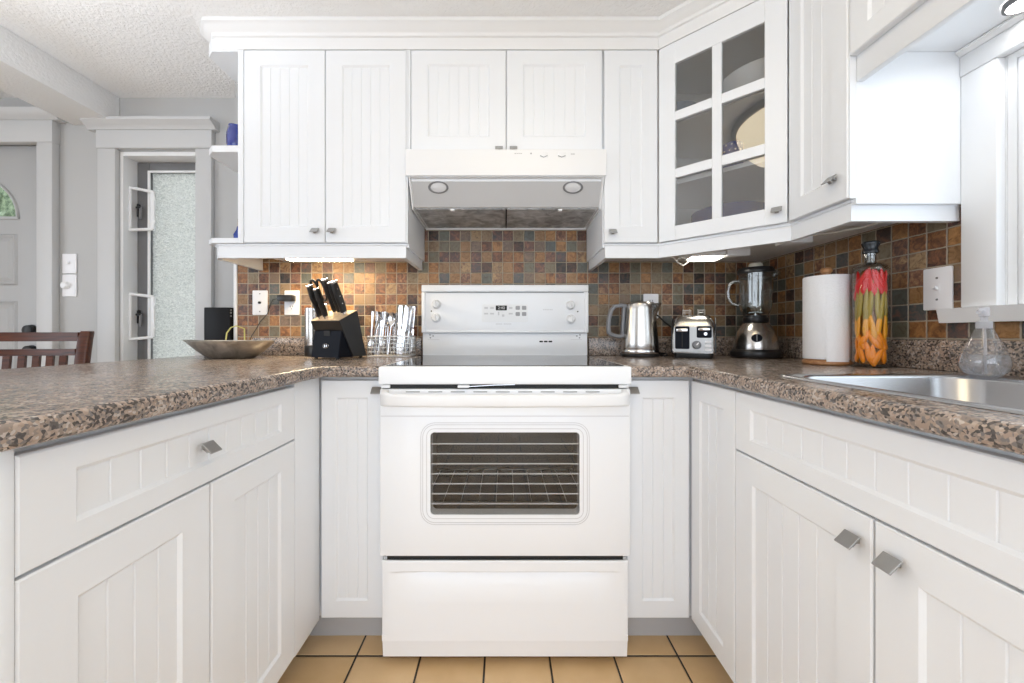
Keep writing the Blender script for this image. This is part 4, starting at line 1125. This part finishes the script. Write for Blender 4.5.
# toaster
t = thing('toaster', 'brushed steel two-slot toaster between kettle and blender', 'toaster', (.812, 1.648, Z), R(-29))
def tl(w, d, z, r=.02): return [(x, y, z) for x, y in rrect(-w / 2, w / 2, -d / 2, d / 2, r, 5)]
b = B(); b.loops([tl(.142, .185, 0), tl(.146, .188, .004), tl(.146, .188, .021)]); obj('plinth', b, M['black'], t, False)
b = B(); b.loops([tl(.158, .200, .0215, .012), tl(.160, .202, .03, .012), tl(.158, .199, .09, .014), tl(.154, .194, .125, .018), tl(.147, .184, .148, .024), tl(.135, .162, .166, .03), tl(.120, .138, .175, .03), tl(.108, .124, .178, .03)])
sh_ = obj('shell', b, M['steelx'], t, False, smooth=60)
b = B()
for s in (-1, 1): b.prism([(-.085, .022), (.085, .022), (.083, .10), (.076, .140), (.05, .166), (-.05, .166), (-.076, .140), (-.083, .10)], s * .0775, s * .0835, 'x', bev=.002, seg=1)
pieces('side_panel', b, M['black'], t, False, label='black side panel')
b = B()
for s in (-1, 1): b.box(s * .028 - .014, s * .028 + .014, -.055, .055, .172, .1795, .002)
pieces('bread_slot', b, M['slot'], t, False)
for s in (-1, 1):
    b = B()
    for d in (-.012, .012): b.tube([(s * .028 + d, -.058, .176), (s * .028 + d, -.045, .201), (s * .028 + d, .045, .203), (s * .028 + d, .058, .176)], .0022, 6)
    for y, z in ((-.046, .199), (-.052, .188), (.046, .201), (0, .201)): b.tube([(s * .028 - .012, y, z), (s * .028 + .012, y, z)], .0018, 5)
    obj('bread_guide', b, M['wire'], t, False)
Fy = -.1005
b = B(); b.prism(rrect(-.071, .071, .026, .128, .006), Fy - .002, Fy + .012, 'y', bev=.001, seg=1); fp = obj('front_panel', b, brushed('satin_panel', (.50, .50, .50), .45), t, False)
fy = Fy - .002
b = B(); b.prism(rrect(-.066, -.012, .038, .131, .006), fy - .003, fy - .0002, 'y', bev=.001, seg=1); lw = obj('lever_recess', b, M['navy'], t, False)
b = B(); b.box(-.041, -.037, fy - .0034, fy - .0031, .045, .112); obj('lever_track', b, M['slot'], lw, False)
b = B(); b.box(-.060, -.018, fy - .020, fy - .0035, .108, .122, .003); obj('lever', b, M['chrome'], lw, False)
b = B(); b.prism(rrect(.014, .068, .084, .131, .006), fy - .003, fy - .0002, 'y', bev=.001, seg=1); lw = obj('control_window', b, M['navy'], t, False)
b = B(); b.box(.020, .062, fy - .012, fy - .0035, .112, .124, .003); b.lathe([(.006, 0), (.006, .004)], 12, T=Matrix.Translation((.046, fy - .0035, .10)) @ Matrix.Rotation(R(90), 4, 'X')); obj('lever', b, M['chrome'], lw, False)
b = B(); T = Matrix.Translation((.014, fy - .0002, .055)) @ Matrix.Rotation(R(90), 4, 'X'); b.lathe([(.017, 0), (.017, .003), (.0135, .005), (.0125, .014), (.001, .0145)], 24, T=T); kd = obj('dial', b, M['rubber'], t, False)
b = B(); b.box(-.002, .002, -.0, .012, .0147, .0155, T=T @ Matrix.Rotation(R(-40), 4, 'Z')); obj('pointer', b, M['plate'], kd, False)
for z in (.068, .052, .036):
    b = B(); b.prism(rrect(.043, .067, z - .0055, z + .0055, .0054), fy - .004, fy - .0002, 'y', bev=.001, seg=1); obj('button', b, M['plate'], t, False)

# blender
t = thing('blender', 'steel based countertop blender with glass jar in the corner', 'blender', (1.057, 1.62, Z), R(-30))
b = B(); b.lathe([(.082, 0), (.092, .004), (.096, .014), (.094, .026), (.084, .036)], 40); ft = obj('skirt', b, M['black'], t, False)
b = B(); b.lathe([(.082, .0365), (.0825, .044), (.0815, .058), (.0775, .08), (.070, .104), (.059, .127), (.048, .143), (.044, .148)], 40); hs = obj('motor_housing', b, M['steel'], t, False, smooth=60)
b = B(); Td = Matrix.Translation((0.0, -.0775, .083)) @ Matrix.Rotation(R(90 - 15), 4, 'X'); b.lathe([(.019, -.004), (.019, .004), (.016, .006), (.001, .0065)], 24, T=Td, sy=.85); dl_ = obj('dial', b, M['navy'], t, False)
b = B(); b.box(-.002, .002, -.014, .014, .0067, .012, .001, 1, Td); obj('dial_grip', b, M['rubber'], dl_, False)
b = B(); b.lathe([(.045, .1485), (.047, .152), (.047, .166), (.043, .171), (.043, .177)], 32); obj('collar', b, M['black'], t, False)
b = B(); prf = [(.044, .1775), (.050, .188), (.057, .202), (.0605, .218), (.061, .26), (.0625, .30), (.0635, .352)]
ls = []
for r, z in prf:
    l = []
    for k in range(64):
        a = 2 * PI * k / 64; rr = r * (1 - .075 * (1 if .205 < z < .34 else .3) * (.5 + .5 * math.cos(8 * a)) ** 3)
        l.append((rr * math.cos(a), rr * math.sin(a), z))
    ls.append(l)
inner = [[(x * .94, y * .94, max(z, .184)) for x, y, z in l] for l in ls[::-1]]
b.loops(ls + inner, False, True)
jr = obj('jar', b, M['jarglass'], t, False, smooth=60, label='fluted glass jar')
b = B(); b.tube([(-.060, 0, .325), (-.078, 0, .328), (-.094, 0, .315), (-.101, 0, .285), (-.098, 0, .252), (-.086, 0, .232), (-.062, 0, .222)], .0085, 10); obj('jar_handle', b, M['jarglass'], jr, False, smooth=60)
b = B(); b.tube([(.060, .0, .340), (.074, 0, .350), (.082, 0, .356)], [.014, .012, .009], 10); obj('spout', b, M['jarglass'], jr, False)
b = B()
for a in (0, 90, 180, 270): b.box(.003, .030, -.004, .004, .19, .192, T=Matrix.Rotation(R(a), 4, 'Z') @ Matrix.Rotation(R(-8), 4, 'Y'))
b.lathe([(.006, .178), (.006, .195), (.001, .197)], 12); obj('blade', b, M['chrome'], jr, False)
b = B(); b.lathe([(.0655, .3525), (.067, .356), (.067, .366), (.062, .376), (.028, .380)], 36); b.lathe([(.058, .335), (.058, .3524)], 36); lid = obj('lid', b, M['black'], t, False)
b = B(); b.lathe([(.026, .3805), (.0255, .392), (.023, .396), (.001, .3965)], 24); obj('filler_cap', b, M['cream'], lid, False, label='cream filler cap')

# paper towels
t = thing('towel_holder', 'wooden upright holder under the paper towel roll', 'holder', (1.056, 1.262, Z))
b = B(); b.lathe([(.060, 0), (.064, .004), (.064, .012), (.058, .017), (.001, .017)], 40); obj('base', b, M['woodlight'], t, False)
b = B(); b.lathe([(.011, .0175), (.011, .298), (.015, .301), (.017, .308), (.014, .315), (.001, .318)], 20); obj('post', b, M['woodlight'], t, False)
b = B(); out = [(.0615, .0185), (.062, .020), (.062, .286), (.0605, .2875)]; b.lathe(out + [(.022, .2875), (.022, .0185)], 48, cap0=False, cap1=False)
b.loops([[(.062 * s * math.cos(a), .062 * s * math.sin(a), z) for z, s in ((.012, 1.02), (.286, 1.005))] + [(.062 * s * math.cos(a), .062 * s * math.sin(a), z) for z, s in ((.286, 1.012), (.012, 1.03))] for a in [R(-130 + 5 * k) for k in range(13)]])
o = obj('paper_towel_roll', b, M['paper'], None, smooth=40); o.location = (1.056, 1.262, Z); tag(o, 'white paper towel roll on the wooden holder, loose sheet in front', 'paper towel')

# tall bottle of pickled peppers
BXc, BYc = 1.103, 1.158
t = thing('pepper_bottle', 'tall round glass bottle packed with red, olive and orange peppers, black stopper', 'bottle', (BXc, BYc, Z))
b = B(); b.lathe([(.001, .0005), (.040, 0), (.0425, .003), (.0428, .008), (.0428, .290), (.0405, .289), (.0405, .008), (.038, .006), (.001, .006)], 48, cap0=False, cap1=False)
obj('glass', b, M['bottleglass'], t, False, smooth=50)
b = B(); b.lathe([(.0428, .2902), (.041, .300), (.030, .308), (.016, .312), (.0145, .318), (.0145, .334), (.017, .335), (.017, .341), (.0125, .341), (.0125, .316), (.028, .304), (.039, .297), (.0405, .2902)], 48, cap0=False, cap1=False); obj('neck', b, M['jarglass'], t, False, smooth=50)
b = B(); b.lathe([(.0120, .322), (.0125, .3415), (.0185, .3425), (.0195, .346), (.0175, .352), (.0165, .358), (.021, .368), (.0215, .373), (.019, .377), (.001, .378)], 24); obj('stopper', b, M['stopper'], t, False)
rp = random.Random(11)
PEP = []
def pepper(kind, a, r, z, L, w, lean, roll):
    lab, gr = {'red': ('red pepper pressed against the glass at the top of the bottle', 'red peppers in the bottle'),
               'green': ('olive green long pepper in the middle of the bottle', 'olive peppers in the bottle'),
               'yellow': ('yellow-orange long pepper midway down the bottle', 'yellow peppers in the bottle'),
               'orange': ('orange stubby pepper at the bottom of the bottle', 'orange peppers in the bottle')}[kind]
    src = next((o for k, o in PEP if k == kind), None)
    if src is None:
        b = B(); P = []; rr = []
        for k in range(9):
            f = k / 8; P.append((.06 * math.sin(f * 2.2) * .14, 0, f - .5)); rr.append(.5 * (.62 + .38 * math.sin(PI * min(1, f * 1.25 + .1))) * (1 if f < .75 else 1 - ((f - .75) / .27) ** 2 * .95) * (1 if k else .5))
        Tn = Matrix.Diagonal((1, 1, 1, 1))
        P = [(x * 6, y, z * 6) for x, y, z in P]
        b.tube(P, rr, 12, T=Matrix.Diagonal((1, .62, 1, 1)))
        o = obj('pepper', b, M[kind], smooth=70)
    else: o = src.copy(); COL.objects.link(o)
    x, y = BXc + r * math.cos(a), BYc + r * math.sin(a)
    o.location = (x, y, Z + z); o.rotation_euler = (0, 0, 0)
    Mx = Matrix.Rotation(a - PI / 2, 4, 'Z') @ Matrix.Rotation(lean, 4, 'Y') @ Matrix.Rotation(roll, 4, 'Z')
    o.rotation_euler = Mx.to_euler(); o.scale = (w, w, L / 6)
    tag(o, lab, 'pepper', gr); PEP.append((kind, o))
va = math.atan2(-BYc, -BXc)                                # side of the bottle that faces the room
for k in range(9): pepper('orange', va + R(-125 + 28 * k) + rp.uniform(-.1, .1), .0290, .036 + rp.uniform(0, .010), .064, .0185, rp.uniform(-.6, .6), rp.uniform(-.3, .3))
for k in range(8): pepper('orange', va + R(-115 + 30 * k) + rp.uniform(-.1, .1), .0295, .082 + rp.uniform(-.006, .012), .066, .0175, rp.uniform(-.55, .55), rp.uniform(-.3, .3))
for k in range(8): pepper('yellow', va + R(-118 + 32 * k) + rp.uniform(-.1, .1), .0315, .128 + rp.uniform(-.012, .012), .085, .0150, rp.uniform(-.22, .22), rp.uniform(-.3, .3))
for k in range(10): pepper('green', va + R(-125 + 26 * k) + rp.uniform(-.08, .08), .0315, .188 + rp.uniform(-.02, .015), .115, .0155, rp.uniform(-.18, .18), rp.uniform(-.3, .3))
for k in range(12): pepper('red', va + R(-125 + 22 * k) + rp.uniform(-.1, .1), .0275, .258 + rp.uniform(-.025, .006), .078, .0245, rp.uniform(-.5, .5), rp.uniform(-.3, .3))
b = B(); b.lathe([(.025, .009), (.0275, .02), (.0275, .27), (.02, .288)], 20); o = obj('oil_core', b, mat('oil_and_seeds', (.22, .085, .006), .3), t, False, label='dark oil between the peppers')

# soap flask
t = thing('soap_dispenser', 'clear conical pump bottle of soap on the sink deck', 'soap', (1.073, .860, .9188))
b = B(); b.lathe([(.020, .0), (.028, .006), (.036, .016), (.0395, .028), (.0385, .040), (.0300, .068), (.019, .094), (.0125, .110), (.0105, .116)], 40); obj('flask', b, M['flask'], t, False, smooth=60)
b = B(); b.lathe([(.019, .0015), (.027, .007), (.0350, .016), (.0384, .028), (.0374, .040), (.0345, .050), (.001, .050)], 40); obj('soap_liquid', b, M['liquid'], t, False, smooth=50, label='clear bluish soap')
b = B(); b.lathe([(.0125, .1085), (.0128, .116), (.0122, .124), (.006, .126)], 24); cl = obj('collar', b, M['pump'], t, False)
b = B(); b.lathe([(.0055, .1262), (.0055, .134), (.0080, .136), (.0088, .152), (.0070, .156), (.001, .157)], 20); b.tube([(0, 0, .148), (-.018, -.006, .148), (-.022, -.008, .144)], .004, 8); obj('pump_head', b, M['pump'], t, False)
b = B(); b.tube([(0, 0, .112), (.003, 0, .06), (.006, .002, .006)], .0026, 8); obj('dip_tube', b, M['pump'], t, False)

# ------------------------------------------------------------------ dishes and glass in the wall cabinets
def dish(name, label, cat, prof, c, z, m, group=None, n=40):
    b = B(); b.lathe(prof, n, cap0=False, cap1=False); o = obj(name, b, m, smooth=50); o.location = (c[0], c[1], z); return tag(o, label, cat, group)
plate_prof = [(.001, 0), (.075, 0), (.085, .004), (.128, .018), (.130, .020), (.127, .021), (.085, .007), (.075, .004), (.001, .004)]
pl0 = dish('plate', 'dark blue plate in the stack at the bottom of the glass cabinet', 'plate', plate_prof, (.862, 1.482), 1.389, M['blue'], 'blue plates stacked in the glass cabinet')
for k in range(1, 7):
    o = pl0.copy(); COL.objects.link(o); o.location.z = 1.389 + .0125 * k
bowl_prof = [(.001, 0), (.03, 0), (.034, .004), (.055, .025), (.066, .055), (.064, .056), (.052, .028), (.03, .006), (.001, .005)]
bw0 = dish('bowl', 'grey-blue bowl in the stack on the top shelf of the glass cabinet', 'bowl', bowl_prof, (.772, 1.69), 1.855, M['greyblue'], 'grey-blue bowls stacked in the glass cabinet')
for k in range(1, 5):
    o = bw0.copy(); COL.objects.link(o); o.location.z = 1.855 + .0235 * k
dish('serving_bowl', 'large white serving bowl on the top shelf of the glass cabinet', 'bowl', [(.001, 0), (.05, 0), (.055, .004), (.10, .04), (.135, .098), (.141, .104), (.138, .107), (.128, .098), (.095, .045), (.05, .008), (.001, .007)], (.952, 1.437), 1.855, M['whiteglaze'])
t = thing('mug', 'tall dark blue mug with pale dots behind the middle panes of the glass cabinet', 'mug', (.905, 1.53, 1.617))
b = B(); b.lathe([(.001, 0), (.034, 0), (.037, .004), (.039, .07), (.038, .150), (.0355, .150), (.035, .01), (.001, .008)], 32, cap0=False, cap1=False); obj('body', b, M['blue'], t, False)
b = B()
for j in range(6):
    for k in range(12):
        a = 2 * PI * k / 12 + .2 * j; b.ball((.0385 * math.cos(a), .0385 * math.sin(a), .03 + .022 * j), .0035, n=6)
obj('dots', b, M['whiteglaze'], t, False)
b = B(); b.tube([(.036, 0, .12), (.06, 0, .115), (.066, 0, .08), (.055, 0, .045), (.037, 0, .04)], .006, 8, T=Matrix.Rotation(R(40), 4, 'Z')); obj('handle', b, M['blue'], t, False)
dish('vase', 'bright cobalt glass vase on the middle board of the end shelf', 'vase', [(.001, 0), (.022, 0), (.026, .004), (.033, .05), (.034, .085), (.030, .11), (.024, .120), (.026, .126), (.023, .126), (.021, .12), (.03, .085), (.022, .01), (.001, .008)], (-1.122, 1.60), 1.7535, M['blueglass'])
dish('jar', 'dark blue small jar on the lowest board of the end shelf', 'jar', [(.001, 0), (.022, 0), (.026, .006), (.028, .035), (.018, .055), (.016, .068), (.012, .072), (.001, .073)], (-1.098, 1.60), 1.3915, M['blue'])

# cables under the right cabinets
b = B(); b.tube([(.43, 1.70, 1.3535), (.52, 1.66, 1.345), (.62, 1.62, 1.335), (.70, 1.60, 1.335), (.722, 1.60, 1.312), (.742, 1.60, 1.300), (.762, 1.60, 1.314), (.755, 1.60, 1.332), (.735, 1.60, 1.332), (.718, 1.605, 1.32), (.735, 1.61, 1.338), (.80, 1.62, 1.353)], .0032, 8)
o = obj('hanging_cable', b, M['cablew']); tag(o, 'white lamp cable looping below the glass corner cabinet', 'cable')
b = B(); b.tube([(1.04, 1.32, 1.350), (1.06, 1.25, 1.345), (1.10, 1.18, 1.342), (1.12, 1.10, 1.350), (1.13, 1.06, 1.354)], .0028, 8)
o = obj('hanging_cable', b, M['cablew']); tag(o, 'thin white cable under the cabinet above the peppers', 'cable')

# ------------------------------------------------------------------ dining chair beyond the counter
t = thing('dining_chair', 'dark cherry wooden slat-back chair beyond the counter', 'chair', (-1.935, 1.50, 0), R(14))
def post(x):
    b = B(); ls = []
    for z, y, w in ((0, .06, .019), (.30, .01, .020), (.47, 0, .021), (.75, .015, .020), (.92, .040, .0195), (.99, .052, .019), (1.018, .060, .018), (1.027, .064, .015)):
        ls.append([(x + u, y + v, z) for u, v in rrect(-w, w, -.016, .016, .005, 3)])
    return b.loops(ls)
for x in (-.205, .205): obj('back_post', post(x), M['wood'], t, False, smooth=50)
def rail(z0, z1, yb, th=.010):
    b = B(); ls = []
    for k in range(11):
        f = k / 10; x = -.187 + .374 * f; c = .016 * math.sin(PI * f)
        ls.append([(x, yb + c + v, z) for v, z in ((-th, z0), (th, z0), (th, z1), (-th, z1))])
    return b.loops(ls)
obj('top_rail', rail(.985, 1.022, .050), M['wood'], t, False, smooth=30)
obj('lower_rail', rail(.927, .954, .036), M['wood'], t, False, smooth=30)
obj('bottom_rail', rail(.56, .60, .006), M['wood'], t, False, smooth=30)
for k in range(7):
    f = (k + 1) / 8; x = -.187 + .374 * f; c = .016 * math.sin(PI * f)
    b = B(); b.prism([(.006 + c - .006, .60), (.006 + c + .006, .60), (.036 + c + .006, .9265), (.036 + c - .006, .9265)], x - .011, x + .011, 'x'); obj('slat', b, M['wood'], t, False)
b = B(); b.prism([(-.21, -.0175), (.21, -.0175), (.23, -.42), (.19, -.445), (-.19, -.445), (-.23, -.42)], .445, .475, bev=.006, seg=2); obj('seat', b, M['wood'], t, False)
b = B(); b.box(-.19, .19, -.41, -.39, .39, .4445); b.box(-.205, -.185, -.388, -.02, .39, .4445); b.box(.185, .205, -.388, -.02, .39, .4445); obj('apron', b, M['wood'], t, False)
for x in (-.195, .195):
    b = B(); b.loops([[(x + u, -.40 + v, z) for u, v in rrect(-w, w, -w, w, .004, 3)] for z, w in ((0, .014), (.389, .019))]); obj('front_leg', b, M['wood'], t, False)

# ------------------------------------------------------------------ light and camera
wd = bpy.data.worlds.new('daylight'); SC.world = wd; wd.use_nodes = True
bg_ = wd.node_tree.nodes['Background']; bg_.inputs[0].default_value = (.875, .955, 1.06, 1); bg_.inputs[1].default_value = 3.15
la = bpy.data.lights.new('added_uplight', 'AREA'); la.shape = 'DISK'; la.size = .34; la.energy = 7; la.color = (.97, .98, 1)  # light added out of view to lift the ceiling and beam
lo = bpy.data.objects.new('added_uplight', la); COL.objects.link(lo); lo.location = (-1.56, .84, 1.478); lo.rotation_euler = (R(180), 0, 0)

# added lamp body round the uplight, standing out of view in the living area
t = thing('added_floor_lamp', 'tall uplighter floor lamp added out of view to brighten ceiling and beam', 'lamp', (-1.56, .84, 0))
b = B(); b.lathe([(.13, 0), (.135, .006), (.13, .018), (.02, .026), (.001, .026)], 32); obj('base', b, M['framegrey'], t, False)
b = B(); b.lathe([(.011, .0265), (.011, 1.40), (.001, 1.40)], 16); obj('pole', b, M['framegrey'], t, False)
b = B(); b.lathe([(.012, 1.405), (.05, 1.412), (.13, 1.435), (.185, 1.47), (.205, 1.58), (.207, 1.582), (.201, 1.58), (.181, 1.475), (.13, 1.441), (.05, 1.418), (.001, 1.412)], 40, cap0=False, cap1=False); obj('shade', b, M['framegrey'], t, False)

cam = bpy.data.cameras.new('camera'); co = bpy.data.objects.new('camera', cam); COL.objects.link(co)
co.location = (0, 0, 1.015); co.rotation_euler = (R(90), 0, 0)
cam.sensor_fit = 'HORIZONTAL'; cam.sensor_width = 36; cam.lens = 36 * 384 / 1024
cam.shift_x = 7 / 1024; cam.shift_y = -7.5 / 1024; cam.clip_start = .02
SC.camera = co
vs = SC.view_settings
vs.view_transform = 'Standard'; vs.look = 'None'; vs.gamma = 1; vs.use_curve_mapping = False; vs.exposure = -.06
SC.cycles.max_bounces = 12; SC.cycles.transparent_max_bounces = 24; SC.cycles.diffuse_bounces = 6
SC.cycles.sample_clamp_indirect = 6; SC.cycles.caustics_refractive = False; SC.cycles.caustics_reflective = False
SC.cycles.use_denoising = True
